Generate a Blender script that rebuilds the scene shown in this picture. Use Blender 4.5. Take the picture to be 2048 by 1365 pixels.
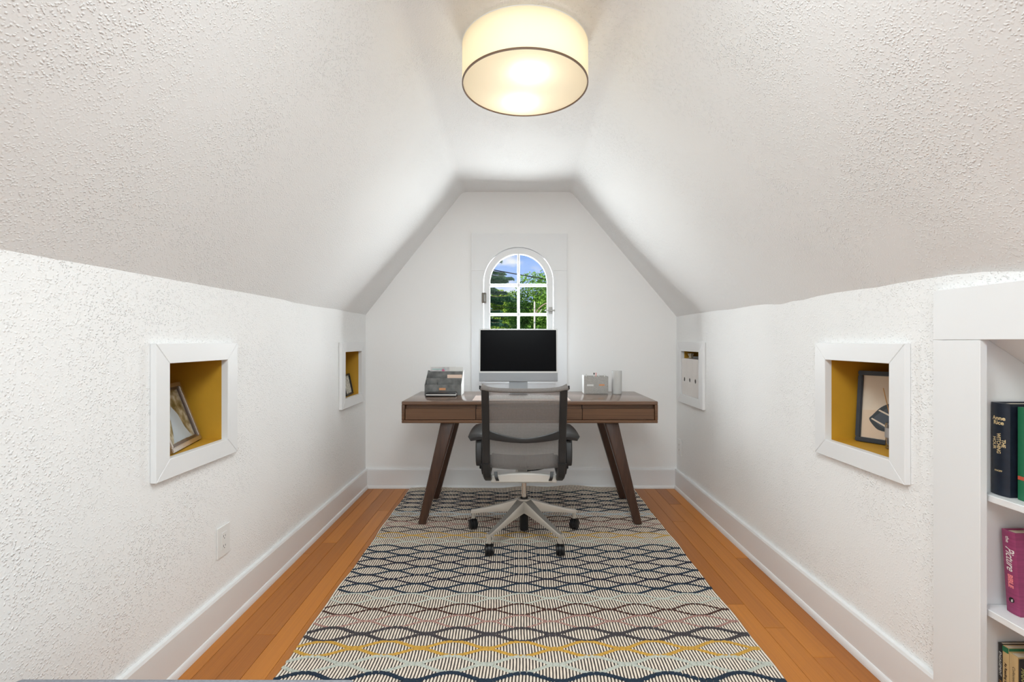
import bpy, bmesh, math, random
from mathutils import Vector, Matrix, noise as mnoise
random.seed(7)
S = bpy.context.scene
for o in list(bpy.data.objects): bpy.data.objects.remove(o, do_unlink=True)
C = S.collection
PI = math.pi
# ------------------------------------------------------------------ camera
cam = bpy.data.cameras.new('camera'); co = bpy.data.objects.new('camera', cam); C.objects.link(co)
cam.sensor_width = 36.0; cam.lens = 950/2048*36.0; cam.shift_x = -0.0039
cam.clip_start = 0.02; cam.clip_end = 500
co.location = (0, 0, 1.13); co.rotation_euler = (PI/2, 0, 0)
S.camera = co
# ------------------------------------------------------------------ render look
S.view_settings.view_transform = 'Standard'; S.view_settings.look = 'None'
S.view_settings.gamma = 1; S.view_settings.use_curve_mapping = False
S.view_settings.exposure = 0.18
S.cycles.use_denoising = True
S.cycles.max_bounces = 10; S.cycles.diffuse_bounces = 5; S.cycles.transparent_max_bounces = 24
S.cycles.caustics_reflective = False; S.cycles.caustics_refractive = False
S.cycles.sample_clamp_indirect = 6
# ------------------------------------------------------------------ world sky with clouds
W = bpy.data.worlds.new('sky'); S.world = W; W.use_nodes = True
nt = W.node_tree; N = nt.nodes; L = nt.links; N.clear()
def nd(tree, t, **kw):
    n = tree.nodes.new(t)
    for k, v in kw.items(): setattr(n, k, v)
    return n
out = nd(nt, 'ShaderNodeOutputWorld'); bg = nd(nt, 'ShaderNodeBackground')
tc = nd(nt, 'ShaderNodeTexCoord'); sp = nd(nt, 'ShaderNodeSeparateXYZ'); L.new(tc.outputs['Generated'], sp.inputs[0])
ramp = nd(nt, 'ShaderNodeValToRGB'); L.new(sp.outputs['Z'], ramp.inputs[0])
ramp.color_ramp.elements[0].position = 0.0; ramp.color_ramp.elements[0].color = (0.52, 0.66, 0.92, 1)
ramp.color_ramp.elements[1].position = 0.55; ramp.color_ramp.elements[1].color = (0.10, 0.24, 0.66, 1)
e = ramp.color_ramp.elements.new(0.17); e.color = (0.30, 0.46, 0.86, 1)
mp = nd(nt, 'ShaderNodeMapping'); L.new(tc.outputs['Generated'], mp.inputs[0]); mp.inputs['Scale'].default_value = (7, 7, 20); mp.inputs['Location'].default_value = (0.35, 0.0, 0.55)
nz = nd(nt, 'ShaderNodeTexNoise'); L.new(mp.outputs[0], nz.inputs['Vector']); nz.inputs['Scale'].default_value = 1.0; nz.inputs['Detail'].default_value = 5
cr = nd(nt, 'ShaderNodeValToRGB'); L.new(nz.outputs[0], cr.inputs[0]); cr.color_ramp.elements[0].position = 0.50; cr.color_ramp.elements[1].position = 0.62
mx = nd(nt, 'ShaderNodeMix', data_type='RGBA'); L.new(cr.outputs[0], mx.inputs['Factor']); L.new(ramp.outputs[0], mx.inputs['A']); mx.inputs['B'].default_value = (0.86, 0.86, 0.88, 1)
L.new(mx.outputs['Result'], bg.inputs[0]); bg.inputs[1].default_value = 1.0; L.new(bg.outputs[0], out.inputs[0])
# ------------------------------------------------------------------ lights
sd = bpy.data.lights.new('sun', 'SUN'); so = bpy.data.objects.new('sun', sd); C.objects.link(so)
sd.energy = 5.5; sd.angle = 0.01; sd.color = (1, .95, .86); so.rotation_euler = (math.radians(48), 0, math.radians(-28))
def area(name, loc, rot, sx, sy, power, col):
    a = bpy.data.lights.new(name, 'AREA'); a.shape = 'RECTANGLE'; a.size = sx; a.size_y = sy; a.energy = power; a.color = col
    o = bpy.data.objects.new(name, a); C.objects.link(o); o.location = loc; o.rotation_euler = rot; return o
# added fill light behind the viewer, just inside the closed end wall
area('fill_behind', (0.04, -1.30, 1.25), (PI/2, 0, 0), 2.0, 1.5, 6, (0.87, 0.965, 1.0))
# high fill light added behind the viewer to brighten floor and walls
area('fill_rear_high', (0.04, -0.85, 2.12), (math.radians(48), 0, 0), 1.0, .5, 15.5, (0.88, 0.975, 1.0))
# unseen overhead fill, added to light the room more from above
ov = area('fill_overhead', (0.04, 0.72, 2.20), (math.radians(24), 0, 0), .6, .6, 17, (0.89, 0.975, 1.0)); ov.data.spread = math.radians(150)
# daylight entering through the arched window
area('window_daylight', (0.02, 3.80, 1.32), (-PI/2, 0, 0), .5, .9, 31.5, (0.93, 0.965, 1.0))

# ================================================================== helpers
MATS = {}
def newmat(name):
    m = bpy.data.materials.new(name); m.use_nodes = True; m.node_tree.nodes.clear(); MATS[name] = m
    o = nd(m.node_tree, 'ShaderNodeOutputMaterial'); return m, m.node_tree, o
def pmat(name, col, rough=.6, metal=0, spec=.5, noise_amt=0.0, noise_scale=40, bump=0, bump_scale=120, bump_dist=.002, coat=0, stretch=(1, 1, 1)):
    m, t, o = newmat(name)
    p = nd(t, 'ShaderNodeBsdfPrincipled'); t.links.new(p.outputs[0], o.inputs[0])
    p.inputs['Base Color'].default_value = (*col, 1); p.inputs['Roughness'].default_value = rough; p.inputs['Metallic'].default_value = metal
    p.inputs['Specular IOR Level'].default_value = spec; p.inputs['Coat Weight'].default_value = coat
    if noise_amt or bump:
        tcn = nd(t, 'ShaderNodeTexCoord'); mpn = nd(t, 'ShaderNodeMapping'); t.links.new(tcn.outputs['Object'], mpn.inputs[0]); mpn.inputs['Scale'].default_value = stretch
    if noise_amt:
        n = nd(t, 'ShaderNodeTexNoise'); n.inputs['Scale'].default_value = noise_scale; n.inputs['Detail'].default_value = 5; t.links.new(mpn.outputs[0], n.inputs['Vector'])
        r = nd(t, 'ShaderNodeValToRGB'); t.links.new(n.outputs[0], r.inputs[0])
        r.color_ramp.elements[0].position = .3; r.color_ramp.elements[1].position = .7
        r.color_ramp.elements[0].color = (*[max(0, c*(1-noise_amt)) for c in col], 1); r.color_ramp.elements[1].color = (*[min(1, c*(1+noise_amt)) for c in col], 1)
        t.links.new(r.outputs[0], p.inputs['Base Color'])
    if bump:
        n2 = nd(t, 'ShaderNodeTexNoise'); n2.inputs['Scale'].default_value = bump_scale; n2.inputs['Detail'].default_value = 4; t.links.new(mpn.outputs[0], n2.inputs['Vector'])
        b = nd(t, 'ShaderNodeBump'); b.inputs['Strength'].default_value = bump; b.inputs['Distance'].default_value = bump_dist
        t.links.new(n2.outputs[0], b.inputs['Height']); t.links.new(b.outputs[0], p.inputs['Normal'])
    return m

ORIG = {}
def origin_of(o): return ORIG[o.name]
def empty(name, loc, label=None, cat=None, group=None, kind=None, parent=None):
    o = bpy.data.objects.new(name, None); C.objects.link(o); o.empty_display_size = .05
    ORIG[o.name] = Vector(loc)
    if parent: o.parent = parent; o.location = Vector(loc)-origin_of(parent)
    else: o.location = loc
    tag(o, label, cat, group, kind); return o
def tag(o, label=None, cat=None, group=None, kind=None):
    if label: o['label'] = label
    if cat: o['category'] = cat
    if group: o['group'] = group
    if kind: o['kind'] = kind
    return o
def obj(name, bm, mat, parent=None, smooth=False, label=None, cat=None, group=None, kind=None, angle=35):
    """bm is in world coordinates"""
    if parent: org = origin_of(parent)
    else:
        xs = [v.co for v in bm.verts]
        org = Vector((sum(v.x for v in xs)/len(xs), sum(v.y for v in xs)/len(xs), min(v.z for v in xs)))
    bmesh.ops.translate(bm, verts=bm.verts, vec=-org)
    me = bpy.data.meshes.new(name); bm.to_mesh(me); bm.free()
    if smooth:
        for p in me.polygons: p.use_smooth = True
        me.set_sharp_from_angle(angle=math.radians(angle))
    ml = mat if isinstance(mat, (list, tuple)) else [mat]
    for m in ml: me.materials.append(m)
    o = bpy.data.objects.new(name, me); C.objects.link(o)
    if parent: o.parent = parent
    else: o.location = org
    ORIG[o.name] = org
    return tag(o, label, cat, group, kind)
def BM(): return bmesh.new()
def box(bm, x0, x1, y0, y1, z0, z1, bev=0, seg=2, mi=0):
    vs = [bm.verts.new((x, y, z)) for x in (x0, x1) for y in (y0, y1) for z in (z0, z1)]
    fs = [(0, 1, 3, 2), (4, 6, 7, 5), (0, 4, 5, 1), (2, 3, 7, 6), (0, 2, 6, 4), (1, 5, 7, 3)]
    F = [bm.faces.new([vs[i] for i in f]) for f in fs]
    for f in F: f.material_index = mi
    if bev:
        es = list({e for f in F for e in f.edges})
        bmesh.ops.bevel(bm, geom=es, offset=bev, segments=seg, profile=.5, affect='EDGES')
    return bm
def hexa(bm, pts, bev=0, seg=2):
    """8 points: bottom ring 4, top ring 4"""
    vs = [bm.verts.new(p) for p in pts]
    fs = [(3, 2, 1, 0), (4, 5, 6, 7), (0, 1, 5, 4), (1, 2, 6, 5), (2, 3, 7, 6), (3, 0, 4, 7)]
    F = [bm.faces.new([vs[i] for i in f]) for f in fs]
    if bev:
        es = list({e for f in F for e in f.edges})
        bmesh.ops.bevel(bm, geom=es, offset=bev, segments=seg, profile=.5, affect='EDGES')
    return bm
def prism(bm, pts, vec, mi=0):
    """closed polygon (world pts) extruded by vec"""
    vec = Vector(vec); a = [bm.verts.new(p) for p in pts]; b = [bm.verts.new(Vector(p)+vec) for p in pts]
    n = len(pts); F = [bm.faces.new(a), bm.faces.new(b[::-1])]
    for i in range(n): F.append(bm.faces.new((a[i], b[i], b[(i+1) % n], a[(i+1) % n])))
    for f in F: f.material_index = mi
    bmesh.ops.recalc_face_normals(bm, faces=F); return bm
def tube(bm, pts, rad, n=8, cap=True, ref=None):
    pts = [Vector(p) for p in pts]; rings = []
    for i, p in enumerate(pts):
        d = (pts[min(i+1, len(pts)-1)]-pts[max(i-1, 0)]).normalized()
        r_ = Vector(ref) if ref else (Vector((0, 0, 1)) if abs(d.z) < .9 else Vector((0, 1, 0)))
        a = d.cross(r_).normalized(); b = a.cross(d).normalized()
        rr = rad(i/(len(pts)-1)) if callable(rad) else rad
        if not isinstance(rr, tuple): rr = (rr, rr)
        rings.append([bm.verts.new(p+a*math.cos(2*PI*k/n)*rr[0]+b*math.sin(2*PI*k/n)*rr[1]) for k in range(n)])
    for i in range(len(rings)-1):
        for k in range(n): bm.faces.new((rings[i][k], rings[i][(k+1) % n], rings[i+1][(k+1) % n], rings[i+1][k]))
    if cap: bm.faces.new(rings[0][::-1]); bm.faces.new(rings[-1])
    return bm
def sweep(bm, pts, hw, hd, side):
    """rectangular section: half width hw along fixed vector side, half depth hd perpendicular; hw/hd may be functions of t"""
    pts = [Vector(p) for p in pts]; side = Vector(side).normalized(); rings = []
    for i, p in enumerate(pts):
        d = (pts[min(i+1, len(pts)-1)]-pts[max(i-1, 0)]).normalized(); nrm = d.cross(side).normalized()
        t = i/(len(pts)-1); w = hw(t) if callable(hw) else hw; h = hd(t) if callable(hd) else hd
        c = min(w, h)*.35
        rings.append([bm.verts.new(p+side*a+nrm*b) for a, b in ((w-c, -h), (w, -h+c), (w, h-c), (w-c, h), (-w+c, h), (-w, h-c), (-w, -h+c), (-w+c, -h))])
    for i in range(len(rings)-1):
        for k in range(8): bm.faces.new((rings[i][k], rings[i][(k+1) % 8], rings[i+1][(k+1) % 8], rings[i+1][k]))
    F = [bm.faces.new(rings[0][::-1]), bm.faces.new(rings[-1])]
    bmesh.ops.recalc_face_normals(bm, faces=bm.faces); return bm
def lathe(bm, prof, c, n=48, axis='Z', closed=False):
    """prof: list of (r, h)"""
    c = Vector(c); rings = []
    for r, h in prof:
        ring = []
        for k in range(n):
            a = 2*PI*k/n; u, v = r*math.cos(a), r*math.sin(a)
            ring.append(bm.verts.new(c+(Vector((u, v, h)) if axis == 'Z' else Vector((h, u, v)) if axis == 'X' else Vector((u, h, v)))))
        rings.append(ring)
    m = len(rings)
    for i in range(m if closed else m-1):
        for k in range(n): bm.faces.new((rings[i][k], rings[i][(k+1) % n], rings[(i+1) % m][(k+1) % n], rings[(i+1) % m][k]))
    if not closed: bm.faces.new(rings[0][::-1]); bm.faces.new(rings[-1])
    bmesh.ops.recalc_face_normals(bm, faces=bm.faces); return bm
def spline(ctrl, n):
    P = [Vector(p) for p in ctrl]; P = [P[0]*2-P[1]]+P+[P[-1]*2-P[-2]]; res = []
    m = len(P)-3
    for i in range(n+1):
        t = i/n*m; k = min(int(t), m-1); u = t-k; a, b, c, d = P[k:k+4]
        res.append(.5*((2*b)+(c-a)*u+(2*a-5*b+4*c-d)*u*u+(3*b-a-3*c+d)*u**3))
    return res
def text(name, s, size, org, xd, yd, mat, parent, conform=None, shear=0, sx=1.0, align='CENTER', thick=.0, bold=0.0):
    cu = bpy.data.curves.new(name, 'FONT'); cu.body = s; cu.size = size; cu.align_x = align; cu.align_y = 'CENTER'; cu.shear = shear; cu.offset = bold; cu.resolution_u = 3
    to = bpy.data.objects.new('tmp', cu); C.objects.link(to)
    dg = bpy.context.evaluated_depsgraph_get(); me = bpy.data.meshes.new_from_object(to.evaluated_get(dg))
    bpy.data.objects.remove(to, do_unlink=True)
    bm = BM(); bm.from_mesh(me); bpy.data.meshes.remove(me)
    xd = Vector(xd); yd = Vector(yd); nn = xd.cross(yd); org = Vector(org)
    for v in bm.verts:
        p = org+xd*v.co.x*sx+yd*v.co.y+nn*.0006
        if conform: p = conform(p)
        v.co = p
    return obj(name, bm, mat, parent)

# ================================================================== materials
def wall_material(name, col, strength, dist, sc=1.0):
    m, t, o = newmat(name); p = nd(t, 'ShaderNodeBsdfPrincipled'); t.links.new(p.outputs[0], o.inputs[0])
    p.inputs['Base Color'].default_value = (*col, 1); p.inputs['Roughness'].default_value = .75; p.inputs['Specular IOR Level'].default_value = .25
    tcn = nd(t, 'ShaderNodeTexCoord')
    n0 = nd(t, 'ShaderNodeTexNoise'); n0.inputs['Scale'].default_value = 60; n0.inputs['Detail'].default_value = 2
    vm = nd(t, 'ShaderNodeVectorMath', operation='SCALE'); vm.inputs['Scale'].default_value = .012; t.links.new(n0.outputs['Color'], vm.inputs[0])
    va = nd(t, 'ShaderNodeVectorMath', operation='ADD'); t.links.new(vm.outputs[0], va.inputs[0]); t.links.new(tcn.outputs['Object'], va.inputs[1]); t.links.new(tcn.outputs['Object'], n0.inputs['Vector'])
    n2 = nd(t, 'ShaderNodeTexVoronoi'); n2.inputs['Scale'].default_value = 150*sc; n2.feature = 'SMOOTH_F1'; n2.inputs['Smoothness'].default_value = .35
    n1 = nd(t, 'ShaderNodeTexNoise'); n1.inputs['Scale'].default_value = 55*sc; n1.inputs['Detail'].default_value = 2
    n3 = nd(t, 'ShaderNodeTexNoise'); n3.inputs['Scale'].default_value = 3.5; n3.inputs['Detail'].default_value = 3
    t.links.new(va.outputs[0], n2.inputs['Vector'])
    for n in (n1, n3): t.links.new(tcn.outputs['Object'], n.inputs['Vector'])
    r = nd(t, 'ShaderNodeMapRange', interpolation_type='SMOOTHSTEP'); t.links.new(n2.outputs['Distance'], r.inputs[0]); r.inputs['From Min'].default_value = .05; r.inputs['From Max'].default_value = .55; r.inputs['To Min'].default_value = 1; r.inputs['To Max'].default_value = 0
    r2 = nd(t, 'ShaderNodeMapRange', interpolation_type='SMOOTHSTEP'); t.links.new(n1.outputs[0], r2.inputs[0]); r2.inputs['From Min'].default_value = .34; r2.inputs['From Max'].default_value = .56; r2.inputs['To Min'].default_value = .15; r2.inputs['To Max'].default_value = 1
    ma = nd(t, 'ShaderNodeMath', operation='MULTIPLY'); t.links.new(r.outputs[0], ma.inputs[0]); t.links.new(r2.outputs[0], ma.inputs[1])
    mb = nd(t, 'ShaderNodeMapRange'); t.links.new(n3.outputs[0], mb.inputs[0]); mb.inputs['From Min'].default_value = .35; mb.inputs['From Max'].default_value = .65; mb.inputs['To Min'].default_value = .35; mb.inputs['To Max'].default_value = 1.3
    mc = nd(t, 'ShaderNodeMath', operation='MULTIPLY'); t.links.new(ma.outputs[0], mc.inputs[0]); t.links.new(mb.outputs[0], mc.inputs[1])
    b = nd(t, 'ShaderNodeBump'); b.inputs['Strength'].default_value = strength; b.inputs['Distance'].default_value = dist
    t.links.new(mc.outputs[0], b.inputs['Height']); t.links.new(b.outputs[0], p.inputs['Normal'])
    return m
WALL = wall_material('plaster_wall', (.90, .898, .892), .8, .0022, 1.0)
CEIL = wall_material('plaster_ceiling', (.865, .864, .858), .8, .0021, 1.05)  # same paint as the walls, darkened to tone down over-lit slopes
BACKW = wall_material('plaster_back_wall', (.93, .925, .918), .2, .0012)  # same paint again, colour lightened because too little light reaches this wall
TRIM = pmat('white_trim_paint', (.83, .832, .835), rough=.38, bump=.12, bump_scale=30, bump_dist=.001, spec=.4)
OCHRE = pmat('ochre_paint', (.56, .30, .022), rough=.6, noise_amt=.06, noise_scale=8, bump=.1, bump_scale=60)
PLATE = pmat('outlet_plastic', (.84, .835, .82), rough=.35)
SLOT = pmat('dark_slot', (.03, .03, .03), rough=.7)
BLACKPL = pmat('black_plastic', (.006, .006, .007), rough=.4, spec=.3)
GRAPH = pmat('graphite_plastic', (.019, .018, .018), rough=.42, spec=.4)
ALU = pmat('satin_aluminium', (.62, .60, .56), rough=.36, metal=.85, bump=.05, bump_scale=300)
ALUW = pmat('pale_cast_aluminium', (.66, .64, .60), rough=.4, metal=.35)
STEEL = pmat('column_steel', (.6, .57, .54), rough=.22, metal=1)
IMACALU = pmat('monitor_silver', (.40, .43, .46), rough=.4, metal=.25)
BEZEL = pmat('pale_bezel', (.78, .79, .78), rough=.4)
SCREEN = pmat('screen_glass', (.004, .004, .005), rough=.2, spec=.04)
PAPER = pmat('paper_white', (.80, .79, .76), rough=.8)
PAGES = pmat('page_edges', (.72, .62, .48), rough=.9, noise_amt=.12, noise_scale=400, stretch=(1, 40, .3))
PINKP = pmat('pale_pink_paper', (.86, .72, .66), rough=.7)
COPPER = pmat('copper_plate', (.72, .36, .19), rough=.35, metal=.8)
PEACH = pmat('peach_card', (.86, .66, .54), rough=.7)
GOLDF = pmat('gold_foil', (.90, .70, .38), rough=.4, metal=.2)

def wood(name, c1, c2, axis, rough=.4, scale=1.0, rand=0.0, coat=0, spec=.5, lines=.5):
    m, t, o = newmat(name); p = nd(t, 'ShaderNodeBsdfPrincipled'); t.links.new(p.outputs[0], o.inputs[0])
    p.inputs['Roughness'].default_value = rough; p.inputs['Coat Weight'].default_value = coat; p.inputs['Coat Roughness'].default_value = .08; p.inputs['Specular IOR Level'].default_value = spec
    tcn = nd(t, 'ShaderNodeTexCoord'); oi = nd(t, 'ShaderNodeObjectInfo')
    off = nd(t, 'ShaderNodeVectorMath', operation='SCALE'); cmb = nd(t, 'ShaderNodeCombineXYZ')
    for i in range(3): t.links.new(oi.outputs['Random'], cmb.inputs[i])
    t.links.new(cmb.outputs[0], off.inputs[0]); off.inputs['Scale'].default_value = 37.0
    ad = nd(t, 'ShaderNodeVectorMath', operation='ADD'); t.links.new(tcn.outputs['Object'], ad.inputs[0]); t.links.new(off.outputs[0], ad.inputs[1])
    mpn = nd(t, 'ShaderNodeMapping'); t.links.new(ad.outputs[0], mpn.inputs[0])
    s = [60*scale]*3; s[axis] = 1.6*scale; mpn.inputs['Scale'].default_value = s
    n1 = nd(t, 'ShaderNodeTexNoise'); n1.inputs['Scale'].default_value = 1.0; n1.inputs['Detail'].default_value = 4; n1.inputs['Roughness'].default_value = .6; t.links.new(mpn.outputs[0], n1.inputs['Vector'])
    mp2 = nd(t, 'ShaderNodeMapping'); t.links.new(ad.outputs[0], mp2.inputs[0]); s2 = [7*scale]*3; s2[axis] = .5*scale; mp2.inputs['Scale'].default_value = s2
    n2 = nd(t, 'ShaderNodeTexNoise'); n2.inputs['Scale'].default_value = 1.0; n2.inputs['Detail'].default_value = 3; t.links.new(mp2.outputs[0], n2.inputs['Vector'])
    mp3 = nd(t, 'ShaderNodeMapping'); t.links.new(ad.outputs[0], mp3.inputs[0]); s3 = [230*scale]*3; s3[axis] = 1.2*scale; mp3.inputs['Scale'].default_value = s3
    n3 = nd(t, 'ShaderNodeTexNoise'); n3.inputs['Scale'].default_value = 1.0; n3.inputs['Detail'].default_value = 1; t.links.new(mp3.outputs[0], n3.inputs['Vector'])
    a = nd(t, 'ShaderNodeMath', operation='MULTIPLY_ADD'); t.links.new(n1.outputs[0], a.inputs[0]); a.inputs[1].default_value = .55
    mm = nd(t, 'ShaderNodeMath', operation='MULTIPLY'); t.links.new(n2.outputs[0], mm.inputs[0]); mm.inputs[1].default_value = .6; t.links.new(mm.outputs[0], a.inputs[2])
    a2 = nd(t, 'ShaderNodeMath', operation='MULTIPLY_ADD'); t.links.new(n3.outputs[0], a2.inputs[0]); a2.inputs[1].default_value = lines; t.links.new(a.outputs[0], a2.inputs[2])
    a3 = nd(t, 'ShaderNodeMath', operation='MULTIPLY_ADD'); t.links.new(oi.outputs['Random'], a3.inputs[0]); a3.inputs[1].default_value = rand; t.links.new(a2.outputs[0], a3.inputs[2])
    mid = (.55+.6+lines+rand)/2
    r = nd(t, 'ShaderNodeMapRange'); t.links.new(a3.outputs[0], r.inputs[0]); r.inputs['From Min'].default_value = mid-.32-rand*.4; r.inputs['From Max'].default_value = mid+.32+rand*.4
    mix = nd(t, 'ShaderNodeMix', data_type='RGBA'); t.links.new(r.outputs[0], mix.inputs['Factor']); mix.inputs['A'].default_value = (*c1, 1); mix.inputs['B'].default_value = (*c2, 1)
    t.links.new(mix.outputs['Result'], p.inputs['Base Color'])
    b = nd(t, 'ShaderNodeBump'); b.inputs['Strength'].default_value = .15; b.inputs['Distance'].default_value = .0006; t.links.new(n3.outputs[0], b.inputs['Height']); t.links.new(b.outputs[0], p.inputs['Normal'])
    return m
FIR = wood('fir_plank', (.26, .072, .006), (.60, .215, .024), 1, rough=.36, rand=.85, lines=.45)
WALX = wood('walnut_x', (.062, .029, .014), (.185, .092, .046), 0, rough=.38)
WALTOP = wood('walnut_top', (.085, .044, .026), (.20, .112, .068), 0, rough=.20, coat=.25)
WALZ = wood('walnut_leg', (.030, .013, .008), (.085, .040, .024), 2, rough=.34)

# ================================================================== room shell
XL, XR, YB, YF = -1.157, 1.236, 3.655, -1.42
def grid_wall(name, ys, zs, holes, x, nrm):
    bm = BM(); V = {}
    def v(y, z):
        k = (round(y, 5), round(z, 5))
        if k not in V: V[k] = bm.verts.new((x, y, z))
        return V[k]
    for i in range(len(ys)-1):
        for j in range(len(zs)-1):
            ym, zm = (ys[i]+ys[i+1])/2, (zs[j]+zs[j+1])/2
            if any(a < ym < b and c < zm < d for a, b, c, d in holes): continue
            q = [v(ys[i], zs[j]), v(ys[i+1], zs[j]), v(ys[i+1], zs[j+1]), v(ys[i], zs[j+1])]
            bm.faces.new(q if nrm < 0 else q[::-1])
    return obj(name, bm, WALL, kind='structure')
NZ0, NZ1 = .742, 1.056
holesL = [(1.562, 1.876, NZ0, NZ1), (3.172, 3.506, NZ0, NZ1)]
holesR = [(1.550, 1.870, NZ0, NZ1), (3.168, 3.506, NZ0, NZ1), (.16, 1.262, 0, 1.133)]
grid_wall('wall_left', [YF, 1.562, 1.876, 3.172, 3.506, YB], [0, NZ0, NZ1, 1.46], holesL, XL, -1)
grid_wall('wall_right', [YF, .16, 1.262, 1.550, 1.870, 3.168, 3.506, YB], [0, NZ0, NZ1, 1.133, 1.46], holesR, XR, 1)

# ceiling: left slope, flat, right slope in one plaster skin with softly rounded creases
def ceiling():
    bm = BM()
    Lk, Lf, Rf, Rk = Vector((XL, 1.337)), Vector((-.41, 2.278)), Vector((.427, 2.278)), Vector((XR, 1.318))
    dl = (Lf-Lk).normalized(); dr = (Rf-Rk).normalized()
    prof = []
    n = 22
    a0 = Lk-dl*.05
    fr = .035
    for i in range(n+1): prof.append(a0.lerp(Lf-dl*fr, i/n))
    def fillet(p, a, b):
        for i in range(1, 6):
            t = i/6; prof.append(a*(1-t)**2+p*2*t*(1-t)+b*t*t)
    fillet(Lf, Lf-dl*fr, Lf+Vector((fr, 0)))
    for i in range(9): prof.append((Lf+Vector((fr, 0))).lerp(Rf-Vector((fr, 0)), i/8))
    fillet(Rf, Rf-Vector((fr, 0)), Rf-dr*fr)
    a1 = Rk-dr*.05
    for i in range(n+1): prof.append((Rf-dr*fr).lerp(a1, i/n))
    ny = 110; rows = []
    for j in range(ny+1):
        y = YF+(YB-YF)*j/ny; row = []
        for i, p in enumerate(prof):
            q = Vector((p.x, y, p.y))
            side = abs(p.x) > .6
            d = mnoise.noise(Vector((p.x*1.3, y*1.1, p.y*1.3)))*.007
            knee = max(0, 1-(p.y-1.3)/.22)
            d += knee*(mnoise.noise(Vector((y*3.1, p.x*2, 5)))*.020+mnoise.noise(Vector((y*9.1, p.x*2, 9)))*.006)*max(.15, min(1, (3.4-y)/2))
            if side: q.x -= math.copysign(d*.7, p.x); q.z += d*.7
            else: q.z += d*.6
            row.append(bm.verts.new(q))
        rows.append(row)
    for j in range(ny):
        for i in range(len(prof)-1): bm.faces.new((rows[j][i], rows[j][i+1], rows[j+1][i+1], rows[j+1][i]))
    return obj('ceiling', bm, CEIL, kind='structure', smooth=True, angle=60)
ceiling()

# window geometry
WX, WZC = (1037-1032)/261, 1.13+(682-564.5)/261      # centre x, arch centre height
RO = 74/261; RG = 57.4/261; ZB = 1.13-(764-682)/261   # outer radius, glass radius, sill height
def wall_back():
    bm = BM(); hx0, hx1, hz0, hz1 = WX-RO-.02, WX+RO+.02, ZB-.02, WZC+RO+.02
    x0, x1 = XL-.02, XR+.02
    vs = lambda *p: bm.faces.new([bm.verts.new((x, YB, z)) for x, z in p])
    vs((x0, 0), (x0, 2.4), (hx0, 2.4), (hx0, 0)); vs((hx1, 0), (hx1, 2.4), (x1, 2.4), (x1, 0))
    vs((hx0, 0), (hx0, hz0), (hx1, hz0), (hx1, 0)); vs((hx0, hz1), (hx0, 2.4), (hx1, 2.4), (hx1, hz1))
    obj('wall_back', bm, BACKW, kind='structure')
wall_back()
bm = BM(); bm.faces.new([bm.verts.new(p) for p in ((XL-.02, YF, 0), (XR+.02, YF, 0), (XR+.02, YF, 2.4), (XL-.02, YF, 2.4))])
obj('wall_front', bm, WALL, kind='structure')

# floor: each fir plank is a part
floor = empty('floor', (0, 1.1, 0), kind='structure')
bm = BM(); box(bm, XL-.01, XR+.01, YF, YB+.01, -.04, -.019); obj('subfloor', bm, SLOT, floor)
random.seed(21)
pw = .0826; x = XL-.012; row = 0
while x < XR+.01:
    x2 = min(x+pw, XR+.012); y = YF; first = True
    vis = x < -.75 or x > .8
    while y < YB:
        ln = random.uniform(1.0, 2.4) if not first else random.uniform(.5, 2.0)
        if not vis: ln = 6
        y2 = min(y+ln, YB+.008)
        if YB-y2 < .35: y2 = YB+.008
        bm = BM(); box(bm, x+.0005, x2-.0005, y+.0005, y2-.0005, -.019, random.uniform(-.0004, .0), .0009, 1)
        cx, cy = (x+x2)/2, (y+y2)/2
        obj('floor_plank', bm, FIR, floor); y = y2; first = False
    x = x2; row += 1

# baseboards
def base(name, side, y0, y1):
    s = side; xw = XL if s < 0 else XR
    def P(d, z): return (xw-s*d, y0, z)
    bm = BM(); prism(bm, [P(-.005, 0), P(.018, 0), P(.018, .140), P(.014, .149), P(-.005, .149)], (0, y1-y0, 0))
    o = obj(name, bm, TRIM, kind='structure')
    bm = BM(); prism(bm, [P(.0178, .0005)]+[P(.0178+.010*math.cos(a), .0005+.026*math.sin(a)) for a in [i*PI/2/5 for i in range(6)]], (0, y1-y0, 0))
    obj('shoe_moulding', bm, TRIM, o)
base('baseboard_left', -1, YF, YB); base('baseboard_right', 1, 1.385, YB)
bm = BM(); y0 = YB
prism(bm, [(XL+.018, y0+.005, 0), (XL+.018, y0-.018, 0), (XL+.018, y0-.018, .140), (XL+.018, y0-.014, .149), (XL+.018, y0+.005, .149)], (XR-XL-.036, 0, 0))
bb = obj('baseboard_back', bm, TRIM, kind='structure')
bm = BM(); prism(bm, [(XL+.02, y0-.0178, .0005)]+[(XL+.02, y0-.0178-.010*math.cos(a), .0005+.022*math.sin(a)) for a in [i*PI/2/5 for i in range(6)]], (XR-XL-.04, 0, 0)); obj('shoe_moulding', bm, TRIM, bb)

# ------------------------------------------------------------------ arched window
win = empty('window_1', (WX, YB, ZB), kind='structure')
def arc(cx, cz, r, a0, a1, n): return [(cx+r*math.cos(a0+(a1-a0)*i/n), cz+r*math.sin(a0+(a1-a0)*i/n)) for i in range(n+1)]
def plate(name, poly, y0, y1, mat, parent, bev=.0015, **k):
    bm = BM(); prism(bm, [(x, y0, z) for x, z in poly], (0, y1-y0, 0)); return obj(name, bm, mat, parent, **k)
cx0, cx1 = (943-1032)/261, (1134-1032)/261; zt = 1.13+(682-467)/261; zj = 1.13+(682-541)/261; zb = .70
CF = YB-.016
aj = math.asin((zj-WZC)/RO)
bm = BM(); ap = arc(WX, WZC, RO, PI-aj, aj, 40)
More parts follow.
